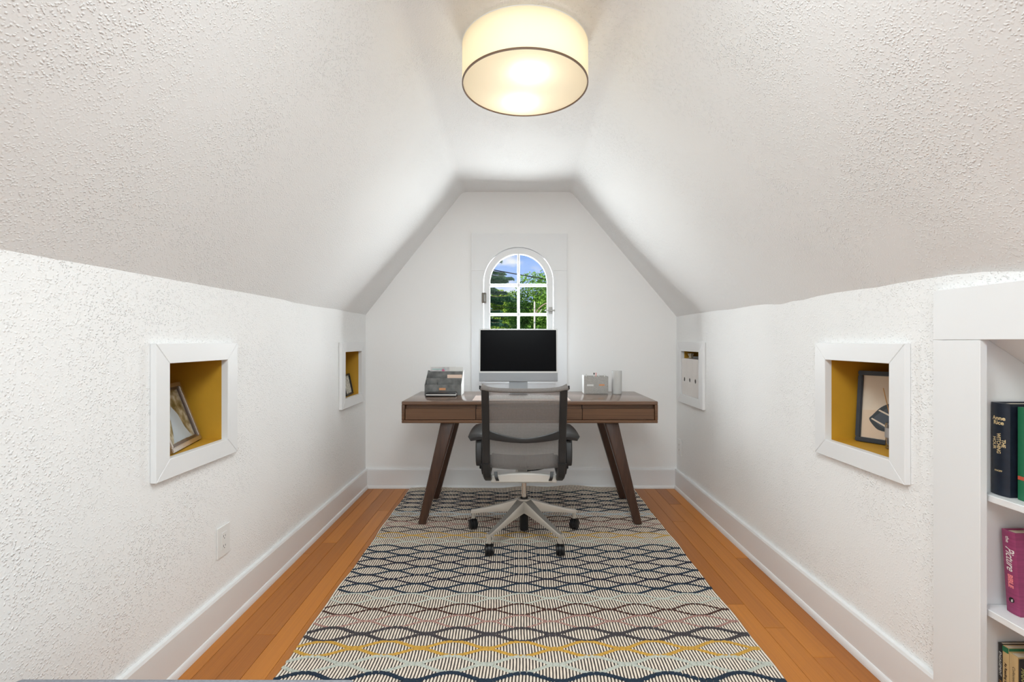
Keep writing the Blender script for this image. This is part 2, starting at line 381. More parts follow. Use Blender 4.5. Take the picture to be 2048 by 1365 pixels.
# header board with arch cut
prism(bm, [(cx0, CF, zj)]+[(x, CF, z) for x, z in ap]+[(cx1, CF, zj), (cx1, CF, zt), (cx0, CF, zt)], (0, .017, 0)); obj('casing_header', bm, TRIM, win)
xo = RO
for s in (-1, 1):
    xe = cx0 if s < 0 else cx1
    pl = [(xe, zb), (xe, zj-.0008)]+[(WX+s*abs(x-WX), z) for x, z in arc(WX, WZC, RO, aj, 0, 8)][0:]+[(WX+s*RO, ZB), (WX+s*RO, zb)]
    pl[2] = (WX+s*RO*math.cos(aj), zj-.0008)
    bm = BM(); prism(bm, [(x, CF, z) for x, z in pl], (0, .017, 0)); obj('casing_stile', bm, TRIM, win)
bm = BM(); box(bm, WX-RO+.0008, WX+RO-.0008, CF, YB+.001, zb, ZB-.012, .001, 1); obj('casing_apron', bm, TRIM, win)
# jamb ring (bright bead and reveal)
def ring(r_out, r_in, zlo, y0, y1, name, mat, parent, n=48):
    o_ = [(WX-r_out, zlo)]+arc(WX, WZC, r_out, PI, 0, n)+[(WX+r_out, zlo)]
    i_ = [(WX-r_in, zlo)]+arc(WX, WZC, r_in, PI, 0, n)+[(WX+r_in, zlo)]
    bm = BM(); R = []
    for pts, y in ((o_, y0), (o_, y1), (i_, y1), (i_, y0)): R.append([bm.verts.new((x, y, z)) for x, z in pts])
    for a in range(4):
        A, B_ = R[a], R[(a+1) % 4]
        for k in range(len(A)-1): bm.faces.new((A[k], A[k+1], B_[k+1], B_[k]))
    bm.faces.new([R[a][0] for a in range(4)]); bm.faces.new([R[a][-1] for a in range(3, -1, -1)])
    bmesh.ops.recalc_face_normals(bm, faces=bm.faces); return obj(name, bm, mat, parent, smooth=True, angle=30)
ring(RO-.0005, RO-.013, ZB, YB-.022, YB+.16, 'jamb', TRIM, win)
bm = BM(); box(bm, WX-RO-.004, WX+RO+.004, YB-.02, YB+.17, ZB-.014, ZB+.001, .002, 1); obj('window_sill', bm, TRIM, win)
RS = RO-.017
sash = ring(RS, RG, ZB+.004, YB-.004, YB+.036, 'sash', TRIM, win)
bm = BM(); box(bm, WX-RG-.001, WX+RG+.001, YB-.004, YB+.036, ZB+.004, ZB+.075, .001, 1); obj('bottom_rail', bm, TRIM, sash)
rowz = [1.13+(682-569.3)/261, 1.13+(682-628.5)/261, 1.13-(687.5-682)/261]
MW = .0105
for z in rowz:
    bm = BM(); prism(bm, [(WX-RG, YB-.001, z-.004), (WX-RG, YB-.001, z+.004), (WX-RG, YB+.014, z+MW), (WX-RG, YB+.034, z+MW), (WX-RG, YB+.034, z-MW), (WX-RG, YB+.014, z-MW)], (2*RG, 0, 0)); obj('muntin', bm, TRIM, sash)
bm = BM(); x = WX; prism(bm, [(x-.004, YB-.002, ZB+.07), (x+.004, YB-.002, ZB+.07), (x+MW, YB+.013, ZB+.07), (x+MW, YB+.034, ZB+.07), (x-MW, YB+.034, ZB+.07), (x-MW, YB+.013, ZB+.07)], (0, 0, WZC+RG-ZB-.07)); obj('muntin', bm, TRIM, sash)
m, t, o = newmat('window_glass'); tr = nd(t, 'ShaderNodeBsdfTransparent'); gl = nd(t, 'ShaderNodeBsdfGlossy'); gl.inputs['Roughness'].default_value = .02
fr = nd(t, 'ShaderNodeFresnel'); fr.inputs[0].default_value = 1.10; mxs = nd(t, 'ShaderNodeMixShader'); t.links.new(fr.outputs[0], mxs.inputs[0]); t.links.new(tr.outputs[0], mxs.inputs[1]); t.links.new(gl.outputs[0], mxs.inputs[2]); t.links.new(mxs.outputs[0], o.inputs[0]); tr.inputs[0].default_value = (.97, .98, .97, 1)
GLASS = m
zs = [ZB+.075]+rowz[::-1]
for s in (-1, 1):
    for i in range(3):
        z0, z1 = zs[i], zs[i+1]; xa, xb = (WX+MW*.6, WX+RG+.002) if s > 0 else (WX-RG-.002, WX-MW*.6)
        bm = BM(); box(bm, xa, xb, YB+.020, YB+.0225, z0+.008, z1-.008); obj('pane', bm, GLASS, sash)
    z0 = rowz[0]+.008; a0 = math.asin((z0-WZC)/RG) if z0 > WZC else 0
    pl = [(WX+s*MW*.6, z0), (WX+s*(RG-.0005), z0)]+[(WX+s*(x-WX), z) for x, z in arc(WX, WZC, RG+.001, a0, PI/2-.04, 16)]
    bm = BM(); prism(bm, [(x, YB+.020, z) for x, z in pl], (0, .0025, 0)); obj('pane', bm, GLASS, sash)
HG = pmat('aged_hinge_metal', (.16, .14, .12), rough=.45, metal=.7)
for zc in (1.13+(682-596)/261, 1.13-(735-682)/261):
    hx = WX-RO+.003; bm = BM()
    for a in ((hx, hx+.010), (hx+.026, hx+.034)): box(bm, a[0], a[1], YB-.0285, YB-.0225, zc-.038, zc+.038, .001, 1)
    for z in (zc-.034, zc+.034): box(bm, hx+.006, hx+.030, YB-.0285, YB-.0225, z-.006, z+.006, .001, 1)
    box(bm, hx+.008, hx+.018, YB-.0225, YB-.003, zc-.03, zc+.03)
    obj('hinge', bm, HG, win)
LT = pmat('brushed_latch_metal', (.42, .41, .39), rough=.55, metal=.5)
bm = BM(); lx = WX+RO-.05; lz = 1.13+(682-621)/261
box(bm, lx, lx+.026, YB-.012, YB-.003, lz-.026, lz+.026, .002, 1); box(bm, lx-.03, lx+.045, YB-.028, YB-.0125, lz-.006, lz+.006, .002, 1); lathe(bm, [(.009, -.030), (.009, -.012)], (lx+.012, YB, lz+.01), 16, 'Y')
obj('latch', bm, LT, win, smooth=True)

# ------------------------------------------------------------------ wall niches
def niche(s, yo0, yo1, yi0, yi1, label, depth=.28):
    xw = XL if s < 0 else XR; th = .020; zo0, zo1 = .678, 1.122
    def X(d): return xw+s*d          # d>0 goes into the wall
    root = empty('wall_niche', (xw, (yo0+yo1)/2, zo0), label, 'niche', 'square white-framed wall niches')
    O = [(yo0, zo0), (yo1, zo0), (yo1, zo1), (yo0, zo1)]; I = [(yi0, NZ0), (yi1, NZ0), (yi1, NZ1), (yi0, NZ1)]
    for k in range(4):
        k2 = (k+1) % 4; g = .0004
        q = [O[k], O[k2], I[k2], I[k]]; c = [sum(a[0] for a in q)/4, sum(a[1] for a in q)/4]
        q = [(y+(c[0]-y)*g*6, z+(c[1]-z)*g*6) for y, z in q]
        bm = BM(); prism(bm, [(X(-th), y, z) for y, z in q], (s*(th-.0006), 0, 0))
        bmesh.ops.bevel(bm, geom=[e for e in bm.edges], offset=.0014, segments=1, affect='EDGES')
        obj('frame_board', bm, TRIM, root)
    def boxring(d0, d1, e, mat, name, back):
        bm = BM(); a = [bm.verts.new((X(d0), y, z)) for y, z in I]; b = [bm.verts.new((X(d1), y, z)) for y, z in I]
        for k in range(4): bm.faces.new((a[k], a[(k+1) % 4], b[(k+1) % 4], b[k]))
        if back: bm.faces.new(b)
        bmesh.ops.recalc_face_normals(bm, faces=bm.faces); bmesh.ops.reverse_faces(bm, faces=bm.faces); return obj(name, bm, mat, root)
    boxring(-th+.0015, .006, 0, TRIM, 'white_reveal', False)
    boxring(.006, depth, 0, OCHRE, 'ochre_interior', True)
    return root
niche(-1, 1.500, 1.941, 1.562, 1.876, 'white-framed square niche with ochre interior, nearest one on the left wall')
niche(-1, 3.102, 3.572, 3.172, 3.506, 'white-framed square niche with ochre interior, far end of the left wall by the desk')
niche(1, 1.486, 1.933, 1.550, 1.870, 'white-framed square niche with ochre interior, on the right wall nearest the bookcase')
niche(1, 3.095, 3.574, 3.168, 3.506, 'white-framed square niche filled with white magazine files, far end of the right wall')

# ------------------------------------------------------------------ outlets
def outlet(s, y0, y1, z0, z1, label):
    xw = XL if s < 0 else XR; t_ = .006
    def bx(bm, d0, d1, a, b, c, d, bev=0): box(bm, *sorted((xw-s*d0, xw-s*d1)), a, b, c, d, bev, 2)
    root = empty('wall_outlet', (xw, (y0+y1)/2, z0), label, 'outlet')
    bm = BM(); bx(bm, .0008, t_, y0, y1, z0, z1, .002); obj('cover_plate', bm, PLATE, root)
    yc, zc = (y0+y1)/2, (z0+z1)/2
    bm = BM(); bx(bm, t_, t_+.0015, yc-.0165, yc+.0165, zc-.034, zc+.034, .0007); ins = obj('receptacle', bm, PLATE, root)
    for dz in (-.019, .019):
        for dy, h in ((-.006, .0045), (.006, .0035)):
            bm = BM(); bx(bm, t_+.0013, t_+.0018, yc+dy-.0009, yc+dy+.0009, zc+dz-h, zc+dz+h); obj('slot', bm, SLOT, ins)
        bm = BM(); bx(bm, t_+.0013, t_+.0018, yc-.0018, yc+.0018, zc+dz-.0105, zc+dz-.0075); obj('ground_hole', bm, SLOT, ins)
outlet(-1, 1.833, 1.913, .283, .403, 'white wall outlet above the left baseboard near the camera')
outlet(1, 3.545, 3.620, .27, .39, 'white wall outlet at the far end of the right wall beside the desk')

# ------------------------------------------------------------------ built-in bookcase
BKX = XR-.020
bc = empty('built_in_bookcase', (XR, .7, 0), 'white painted built-in bookcase recessed in the right wall', 'bookcase')
bm = BM(); box(bm, BKX, XR-.0006, 1.245, 1.385, .0005, 1.1325, .0012, 1); obj('casing_board', bm, TRIM, bc)
bm = BM(); box(bm, BKX, XR-.0006, .03, .17, .0005, 1.1325, .0012, 1); obj('casing_board', bm, TRIM, bc)
bm = BM(); box(bm, BKX, XR-.0006, .03, 1.385, 1.1333, 1.276, .0012, 1); obj('casing_header', bm, TRIM, bc)
bm = BM(); box(bm, XR, XR+.40, 1.275, 1.290, 0, 1.15); obj('side_panel', bm, TRIM, bc)
bm = BM(); box(bm, XR, XR+.40, .135, .150, 0, 1.15); obj('side_panel', bm, TRIM, bc)
bm = BM(); box(bm, XR+.30, XR+.315, .15, 1.275, 0, 1.15); obj('back_panel', bm, TRIM, bc)
bm = BM(); prism(bm, [(XR+.02, .151, 1.140), (XR+.30, .151, .955), (XR+.30, .151, .967), (XR+.02, .151, 1.152)], (0, 1.123, 0)); obj('sloped_top', bm, TRIM, bc)
for zt_ in (.725, .423, .120):
    bm = BM(); box(bm, XR+.007, XR+.299, .152, 1.2735, zt_-.018, zt_, .0015, 1); obj('shelf', bm, TRIM, bc)
bm = BM(); box(bm, XR+.003, XR+.02, .152, 1.2735, 0.002, .10); obj('toe_panel', bm, TRIM, bc)

def book(label, X0, yfar, ynear, z0, h, depth, cover, parentmat=None, lean=0, bulge=.004, pages=PAGES, hard=True, name='book'):
    """spine faces -X at X0; yfar>ynear; lean shifts the top by +Y"""
    root = empty(name, (X0+depth/2, (yfar+ynear)/2, z0), label, 'book')
    w = yfar-ynear; yc = (yfar+ynear)/2
    def sh(p): p = Vector(p); p.y += lean*(p.z-z0)/h; return p
    def sx(y): u = (y-yc)/(w/2); return X0-bulge*(1-u*u)
    # cover: spine shell + two boards
    bm = BM(); n = 8; ct = .0025
    pts = [(sx(yfar-w*i/n), yfar-w*i/n) for i in range(n+1)]
    poly = [(X0+depth, yfar)]+pts+[(X0+depth, ynear), (X0+depth, ynear+ct), (X0+.004, ynear+ct), (X0+.004, yfar-ct), (X0+depth, yfar-ct)]
    prism(bm, [(a, b, z0) for a, b in poly], (0, 0, h))
    for v in bm.verts: v.co = sh(v.co)
    obj('cover', bm, cover, root, smooth=True, angle=25)
    e = .004 if hard else .0003
    bm = BM(); box(bm, X0+.0042, X0+depth-e, ynear+ct+.0002, yfar-ct-.0002, z0+e, z0+h-e)
    for v in bm.verts: v.co = sh(v.co)
    obj('page_block', bm, pages, root)
    def conf(p):
        p = Vector(p); d = sx(p.y)-X0; p.x += d; return sh(p)
    return root, conf
NAVY = pmat('navy_cloth', (.012, .017, .030), rough=.42, noise_amt=.2, noise_scale=60)
GREENC = pmat('green_cover', (.015, .16, .07), rough=.45)
MAGENTA = pmat('magenta_cover', (.30, .045, .13), rough=.5, noise_amt=.15, noise_scale=12, stretch=(1, 1, 14))
REDINK = pmat('red_ink', (.55, .09, .05), rough=.5)
WHITEINK = pmat('white_ink', (.82, .78, .74), rough=.5)
SALMON = pmat('salmon_ink', (.88, .25, .27), rough=.5)
TANC = pmat('tan_cover', (.62, .43, .20), rough=.55, noise_amt=.08, noise_scale=10)
CREAMC = pmat('cream_cover', (.60, .42, .20), rough=.55, noise_amt=.08, noise_scale=10)
BLKC = pmat('black_cover', (.014, .012, .013), rough=.4)
DARKTXT = pmat('dark_ink', (.06, .035, .02), rough=.6)
ORANGEI = pmat('orange_ink', (.55, .26, .06), rough=.5)
OLIVE = pmat('pale_green_ink', (.46, .45, .16), rough=.5)
NX, UPZ, DN, RT = (0, -1, 0), (0, 0, 1), (0, 0, -1), (0, -1, 0)
def spine_text(s, size, root, conf, X, y, z, mat, vert=True, sx_=1, shear=0, bold=.0):
    text('spine_lettering', s, size, (X, y, z), DN if vert else NX, RT if vert else UPZ, mat, root, conf, shear, sx_, bold=bold)
# shelf 1
X0 = 1.272
r1, c1 = book('thick navy blue hardback with gold lettering, leftmost on the top shelf', X0, 1.2715, 1.2225, .7255, .242, .165, NAVY, bulge=.006)
yc = 1.247
spine_text('Anne', .0145, r1, c1, X0, yc, .7255+.202, GOLDF, False, 1.05, bold=.0004)
spine_text('Rice', .0145, r1, c1, X0, yc, .7255+.190, GOLDF, False, 1.05, bold=.0004)
spine_text('THE', .0115, r1, c1, X0, yc-.012, .7255+.137, GOLDF, bold=.0003)
spine_text('WITCHING', .0135, r1, c1, X0, yc-.001, .7255+.136, GOLDF, sx_=.78, bold=.0003)
spine_text('HOUR', .0135, r1, c1, X0, yc+.011, .7255+.136, GOLDF, sx_=.85, bold=.0003)
spine_text('KNOPF', .0055, r1, c1, X0, yc, .7255+.064, GOLDF, False, 1.1, bold=.0002)
r2, c2 = book('green hardback with red lettering, right of the thick navy book', 1.282, 1.2135, 1.1700, .7255, .236, .16, GREENC, bulge=.003)
bm = BM(); box(bm, 1.2795, 1.2815, 1.1775, 1.2105, .7255+.052, .7255+.061)
for v in bm.verts: v.co = c2(v.co)
obj('spine_block', bm, REDINK, r2)
# shelf 2
X0 = 1.289
r3, c3 = book('magenta hardback picture book with white script lettering on the middle shelf', X0, 1.2470, 1.2130, .4235, .209, .15, MAGENTA, lean=.014, bulge=.003)
spine_text('the', .0125, r3, c3, X0, 1.231, .4235+.187, WHITEINK, bold=.0002)
spine_text('Picture', .029, r3, c3, X0, 1.228, .4235+.139, WHITEINK, shear=.4, sx_=.72, bold=.0003)
spine_text('BIBLE', .0165, r3, c3, X0, 1.230, .4235+.082, SALMON, sx_=.85, bold=.0008)
bm = BM(); lathe(bm, [(.0065, 0), (.0065, .0006)], (X0-.0036, 1.230, .4235+.034), 20, 'X')
for v in bm.verts: v.co.y += .014*.16
lg = obj('publisher_emblem', bm, BLKC, r3)
bm = BM()
for k in range(3): box(bm, X0-.0045, X0-.0040, 1.2285+k*.0016, 1.2292+k*.0016, .4235+.0305-k*.0006, .4235+.0375-k*.001)
obj('emblem_lines', bm, WHITEINK, r3)
# shelf 3
z3 = .1205
r4, c4 = book('thin black book with silver and orange lettering, leftmost on the bottom shelf', 1.290, 1.2700, 1.2595, z3, .2045, .15, BLKC, bulge=.0006, hard=False)
spine_text('ENGAGEMENT', .0085, r4, c4, 1.290, 1.2645, z3+.151, PAPER, sx_=1.15, shear=.25)
spine_text('FUNDING', .0085, r4, c4, 1.290, 1.2645, z3+.085, ORANGEI, sx_=1.15)
r5, c5 = book('slim tan paperback with a green top band on the bottom shelf', 1.290, 1.2588, 1.2430, z3, .2035, .15, TANC, bulge=.0006, hard=False)
bm = BM(); box(bm, 1.2885, 1.2893, 1.2434, 1.2584, z3+.1895, z3+.2035); obj('green_band', bm, GREENC, r5)
bm = BM(); box(bm, 1.2900, 1.43, 1.2424, 1.2429, z3+.1965, z3+.2036); obj('green_cover_top', bm, GREENC, r5)
spine_text('As Reading the Faith', .0085, r5, c5, 1.290, 1.2505, z3+.120, DARKTXT, sx_=1.15, bold=.0003)
r6, c6 = book('cream paperback with thin script lettering on the bottom shelf', 1.290, 1.2420, 1.2205, z3, .1945, .15, CREAMC, bulge=.0008, hard=False)
spine_text('Collected Poems', .009, r6, c6, 1.290, 1.230, z3+.130, DARKTXT, shear=.3, sx_=1.15)
r7, c7 = book('black book with pale green lettering, rightmost in view on the bottom shelf', 1.290, 1.2180, 1.1850, z3, .1930, .15, BLKC, bulge=.001)
spine_text('PINNOCK', .013, r7, c7, 1.290, 1.2080, z3+.143, OLIVE, sx_=1.1)

# ================================================================== rug
RX0, RX1, RY0, RY1 = -.808, .892, 1.17, 3.622
def rz(x, y):
    z = 0
    if y > 3.35:
        t_ = (y-3.35)/.27; z += .006*max(0, math.sin(x*9+1.0))*t_*t_
        z += .020*math.exp(-((x-.42)/.17)**2)*t_*t_+.010*math.exp(-((x-.08)/.12)**2)*t_*t_
    return z+.0016*(1+math.sin(x*6.1+y*2.3)*math.sin(y*4.7+x))
def edge(y, s): return s*(.004*math.sin(y*7.3+s)+.0025*math.sin(y*19+2*s))
rug = empty('rug', ((RX0+RX1)/2, (RY0+RY1)/2, 0), 'flatwoven cream and charcoal striped rug with colored wavy lens bands', 'rug')
RDARK = pmat('rug_charcoal_ground', (.060, .048, .045), rough=.95)
RCREAM = pmat('rug_cream_rib', (.88, .77, .65), rough=.95, noise_amt=.12, noise_scale=300)
bm = BM(); nx, ny = 60, 110; g0 = []
for j in range(ny+1):
    y = RY0+(RY1-RY0)*j/ny; r_ = []
    for i in range(nx+1):
        u = i/nx; x = RX0+(RX1-RX0)*u+(edge(y, -1)*(1-u)+edge(y, 1)*u); r_.append((x, y))
    g0.append(r_)
top = [[bm.verts.new((x, y, rz(x, y)+.0065)) for x, y in r_] for r_ in g0]; bot = [[bm.verts.new((x, y, max(.0006, rz(x, y)-.004 if y > 3.4 else .0006))) for x, y in r_] for r_ in g0]
for j in range(ny):
    for i in range(nx): bm.faces.new((top[j][i], top[j][i+1], top[j+1][i+1], top[j+1][i])); bm.faces.new((bot[j][i], bot[j+1][i], bot[j+1][i+1], bot[j][i+1]))
    bm.faces.new((top[j][0], top[j+1][0], bot[j+1][0], bot[j][0])); bm.faces.new((top[j][nx], bot[j][nx], bot[j+1][nx], top[j+1][nx]))
for i in range(nx): bm.faces.new((top[0][i], bot[0][i], bot[0][i+1], top[0][i+1])); bm.faces.new((top[ny][i], top[ny][i+1], bot[ny][i+1], bot[ny][i]))
obj('woven_ground', bm, RDARK, rug, smooth=True)
# ribs
bm = BM(); pitch = .01135; n = int((RX1-RX0)/pitch); nyr = 90
for i in range(n+1):
    u = (i+.5)/(n+1); hw = .0034; rows = []
    for j in range(nyr+1):
        y = RY0+(RY1-RY0)*j/nyr; x = RX0+(RX1-RX0)*u+(edge(y, -1)*(1-u)+edge(y, 1)*u)
        z = rz(x, y); w = hw*(1+.12*math.sin(j*2.9+i*1.7))
        rows.append([bm.verts.new((x+a*w, y, z+b)) for a, b in ((-1, .0062), (-.55, .0092), (.55, .0092), (1, .0062))])
    for j in range(nyr):
        for k in range(3): bm.faces.new((rows[j][k], rows[j][k+1], rows[j+1][k+1], rows[j+1][k]))
NRIB = n
obj('warp_ribs', bm, RCREAM, rug, smooth=True, kind='stuff', angle=80)
# wavy yarns
YC = {'navy': (.012, .026, .048), 'ink': (.012, .013, .030), 'pale': (.50, .52, .46), 'gold': (.56, .32, .055), 'char': (.052, .045, .050), 'pink': (.36, .20, .17), 'maroon': (.060, .022, .016), 'ice': (.46, .52, .56)}
YM = {k: pmat('yarn_'+k, v, rough=.95, noise_amt=.15, noise_scale=200) for k, v in YC.items()}
seq = {-5: 'gold', -4: 'pale'}
rows_ = []
names = ['navy', 'ink', 'navy', 'pale', 'gold', 'char', 'pink', 'maroon', 'pale', 'navy', 'ink', 'navy', 'ink', 'navy', 'navy', 'pale', 'gold', 'char', 'pink', 'maroon', 'ice', 'navy', 'ink', 'navy', 'ink', 'navy']
thick = {'gold': .0072, 'char': .0080, 'pale': .0072, 'navy': .0062, 'ink': .0055, 'pink': .0048, 'maroon': .0052, 'ice': .0052}
for i, nm in enumerate(names):
    yc = 1.644+(i-3)*.0839
    if yc > RY1-.03 or yc < RY0+.05: continue
    th = thick[nm]
    if yc > 1.9 and nm in ('gold', 'pale', 'char'): th *= .62
    if yc < 1.6 and nm == 'navy': th = .0085
    P = .245; X00 = .145
    beads = nm not in ('gold', 'pale', 'ice') 
    for s in (-1, 1):
        bm = BM(); pts = []; pe = (RX1-RX0)/(NRIB+1); m_ = int((RX1-RX0)/pitch*5); rr = []
        for k in range(m_+1):
            x = RX0+.006+(RX1-RX0-.012)*k/m_
            ph = (x-X00+edge(yc, 1)*1.2)/P; f = .5-.5*math.cos(2*PI*ph); f = max(0, (f-.06)/.94)**.85
            y = yc+s*(th*.55+(.0408-th*.55)*f)+.0012*math.sin(x*23+i*2+s)
            z = rz(x, y)+.0092+.0004
            q = (x-RX0)/(2*pe)-.25; fr_ = 1-abs((q % 1)-.5)*2   # fr_ = 0 at a tie
            dip = max(0, 1-fr_/.20); dip = dip*dip*(3-2*dip)
            r = th*(1-(.45 if beads else .18)*dip)*(1+.08*math.sin(k*.7+i))
            if yc < 1.95 or beads: z -= (.0052 if beads else .0036)*dip*(th/.0062)**.5
            pts.append((x, y, z)); rr.append(r)
        tube(bm, pts, lambda t_, rr=rr: (rr[int(round(t_*(len(rr)-1)))], rr[int(round(t_*(len(rr)-1)))]*.42), 6)
        obj('yarn', bm, YM[nm], rug, smooth=True)

# ================================================================== desk
DX0, DX1, DY0, DY1, DZ0, DZ1 = -.694, .861, 2.88, 3.455, .631, .763
desk = empty('desk', ((DX0+DX1)/2, (DY0+DY1)/2, .01), 'dark walnut writing desk with three drawers on splayed tapered legs', 'desk')
bm = BM(); box(bm, DX0, DX1, DY0, DY1, DZ1-.021, DZ1, .004, 3); obj('tabletop', bm, WALTOP, desk, smooth=True)
bm = BM(); box(bm, DX0, DX1, DY0, DY1, DZ0, DZ0+.018, .004, 3); obj('bottom_panel', bm, WALX, desk, smooth=True)
for x0 in (DX0, DX1-.018):
    bm = BM(); box(bm, x0, x0+.018, DY0, DY1, DZ0+.0182, DZ1-.0212, .002, 2); obj('side_panel', bm, WALX, desk, smooth=True)
bm = BM(); box(bm, DX0+.019, DX1-.019, DY1-.018, DY1-.001, DZ0+.0182, DZ1-.0212); obj('back_panel', bm, WALX, desk)
def dx(px): return (px-1032)*DY0/950
cuts = [DX0+.020, dx(951.5), dx(1165), DX1-.020]
for i in range(3):
    a, b = cuts[i]+.0018, cuts[i+1]-.0018
    bm = BM(); box(bm, a, b, DY0+.004, DY0+.022, DZ0+.021, DZ1-.046, .0012, 1); dr = obj('drawer', bm, WALX, desk)
    bm = BM(); box(bm, a, b, DY0+.026, DY1-.03, DZ0+.022, DZ1-.024); obj('drawer_box', bm, WALX, dr)
for i in (1, 2):
    bm = BM(); box(bm, cuts[i]-.0014, cuts[i]+.0014, DY0+.012, DY1-.03, DZ0+.0185, DZ1-.0215); obj('divider', bm, BLACKPL, desk)
def leg(xt, yt, xf, yf):
    bm = BM(); wt, wf, dt, df = .043, .024, .030, .020
    hexa(bm, [(xf-wf, yf-df, .0125), (xf+wf, yf-df, .0125), (xf+wf, yf+df, .0125), (xf-wf, yf+df, .0125),
              (xt-wt, yt-dt, DZ0-.0005), (xt+wt, yt-dt, DZ0-.0005), (xt+wt, yt+dt, DZ0-.0005), (xt-wt, yt+dt, DZ0-.0005)], .009, 3)
    o = obj('leg', bm, WALZ, desk, smooth=True)
leg(-.421, 2.955, -.574, 2.905); leg(.588, 2.955, .745, 2.905)
leg(-.421, 3.335, -.572, 3.375); leg(.590, 3.335, .758, 3.375)

# ================================================================== office chair
CX = .042
MESHF, t, o = newmat('chair_mesh_fabric')
p = nd(t, 'ShaderNodeBsdfPrincipled'); p.inputs['Base Color'].default_value = (.21, .20, .195, 1); p.inputs['Roughness'].default_value = .6
tr = nd(t, 'ShaderNodeBsdfTransparent'); mxs = nd(t, 'ShaderNodeMixShader'); tcn = nd(t, 'ShaderNodeTexCoord')
wv = nd(t, 'ShaderNodeTexWave'); wv.bands_direction = 'X'; wv.inputs['Scale'].default_value = 78; wv.inputs['Distortion'].default_value = .4; t.links.new(tcn.outputs['Object'], wv.inputs['Vector'])
wv2 = nd(t, 'ShaderNodeTexWave'); wv2.bands_direction = 'Z'; wv2.inputs['Scale'].default_value = 100; t.links.new(tcn.outputs['Object'], wv2.inputs['Vector'])
mu = nd(t, 'ShaderNodeMath', operation='MULTIPLY'); t.links.new(wv.outputs['Fac'], mu.inputs[0]); t.links.new(wv2.outputs['Fac'], mu.inputs[1])
mr = nd(t, 'ShaderNodeMapRange'); t.links.new(mu.outputs[0], mr.inputs[0]); mr.inputs['To Min'].default_value = .57; mr.inputs['To Max'].default_value = .80
t.links.new(mr.outputs[0], mxs.inputs[0]); t.links.new(tr.outputs[0], mxs.inputs[1]); t.links.new(p.outputs[0], mxs.inputs[2]); t.links.new(mxs.outputs[0], o.inputs[0])
ROLL = pmat('rolled_mesh_fabric', (.20, .185, .175), rough=.8, noise_amt=.25, noise_scale=400)
chair = empty('office_chair', (CX, 2.72, .012), 'grey mesh office chair with graphite frame and aluminium star base on casters', 'chair')
prof = [(2.372, .888), (2.392, .80), (2.428, .68), (2.452, .58), (2.462, .50), (2.478, .452), (2.520, .420), (2.60, .408), (2.75, .414), (2.86, .425), (2.92, .418)]
railp = spline([(0, a, b) for a, b in prof], 60)
for s in (-1, 1):
    bm = BM(); sweep(bm, [(CX+s*.1965, p.y, p.z) for p in railp], .0190, lambda t_: .012+.010*max(0, 1-abs(t_-.5)/.18), (1, 0, 0)); rl = obj('spine_rail', bm, GRAPH, chair, smooth=True)
    # lower hook dropping behind the seat
    bm = BM(); sweep(bm, spline([(CX+s*.196, 2.452, .50), (CX+s*.194, 2.462, .455), (CX+s*.192, 2.485, .425), (CX+s*.190, 2.53, .402)], 16), .0195, .016, (1, 0, 0)); obj('lower_hook', bm, GRAPH, rl, smooth=True)
    bm = BM()
    for k in range(7): box(bm, *sorted((CX+s*.2155, CX+s*(.2235-abs(k-3)*.0012))), 2.452+k*.003, 2.480+k*.003, .487-k*.0085, .493-k*.0085, .001, 1)
    obj('flex_ribs', bm, GRAPH, rl)
mpth = spline([(0, a, b) for a, b in ((2.376, .890), (2.398, .80), (2.436, .68), (2.464, .58), (2.478, .515), (2.502, .474), (2.55, .452), (2.70, .445), (2.85, .452), (2.92, .438), (2.945, .41))], 64)
bm = BM(); rows = []
for j, p_ in enumerate(mpth):
    r_ = []
    for i in range(25):
        u = i/12-1; dip = (1-u*u)
        sg = .008*dip if p_.z > .5 else 0
        zz = p_.z-(.012*dip if p_.z < .5 else .010*dip*max(0, (p_.z-.80)/.09))
        r_.append(bm.verts.new((CX+u*.186, p_.y-sg, zz)))
    rows.append(r_)
for j in range(len(rows)-1):
    for i in range(24): bm.faces.new((rows[j][i], rows[j][i+1], rows[j+1][i+1], rows[j+1][i]))
obj('mesh_suspension', bm, MESHF, chair, smooth=True, label='translucent grey mesh seat and back sheet')
bm = BM(); tp = []
for i in range(41):
    u = i/20-1; tp.append((CX+u*.216, 2.372-.006*(1-u*u), .882+.012*abs(u)**6+.006*u*u))
tube(bm, tp, lambda t_: (.0125+.004*abs(2*t_-1)**8, .0115+.006*abs(2*t_-1)**8), 14); rl = obj('top_roll', bm, ROLL, chair, smooth=True)
for s in (-1, 1):
    bm = BM(); box(bm, *sorted((CX+s*.2165, CX+s*.2255)), 2.361, 2.383, .888, .908, .003, 2); obj('end_cap', bm, BLACKPL, rl, smooth=True)
# lumbar crossband
bm = BM(); R_ = []
for i in range(33):
    u = i/16-1; zt_ = .638+.034*abs(u)**1.7; zb_ = .611+.013*abs(u)**1.7; yy = 2.432-.030*(1-u*u)
    x = CX+u*.180; R_.append([bm.verts.new((x, yy+.005, zb_)), bm.verts.new((x, yy-.006, zb_+.003)), bm.verts.new((x, yy-.008, (zt_+zb_)/2)), bm.verts.new((x, yy-.006, zt_-.003)), bm.verts.new((x, yy+.005, zt_))])
for i in range(32):
    for k in range(5): bm.faces.new((R_[i][k], R_[i][(k+1) % 5], R_[i+1][(k+1) % 5], R_[i+1][k]))
bm.faces.new(R_[0]); bm.faces.new(R_[-1][::-1]); bmesh.ops.recalc_face_normals(bm, faces=bm.faces)
obj('lumbar_band', bm, GRAPH, chair, smooth=True)
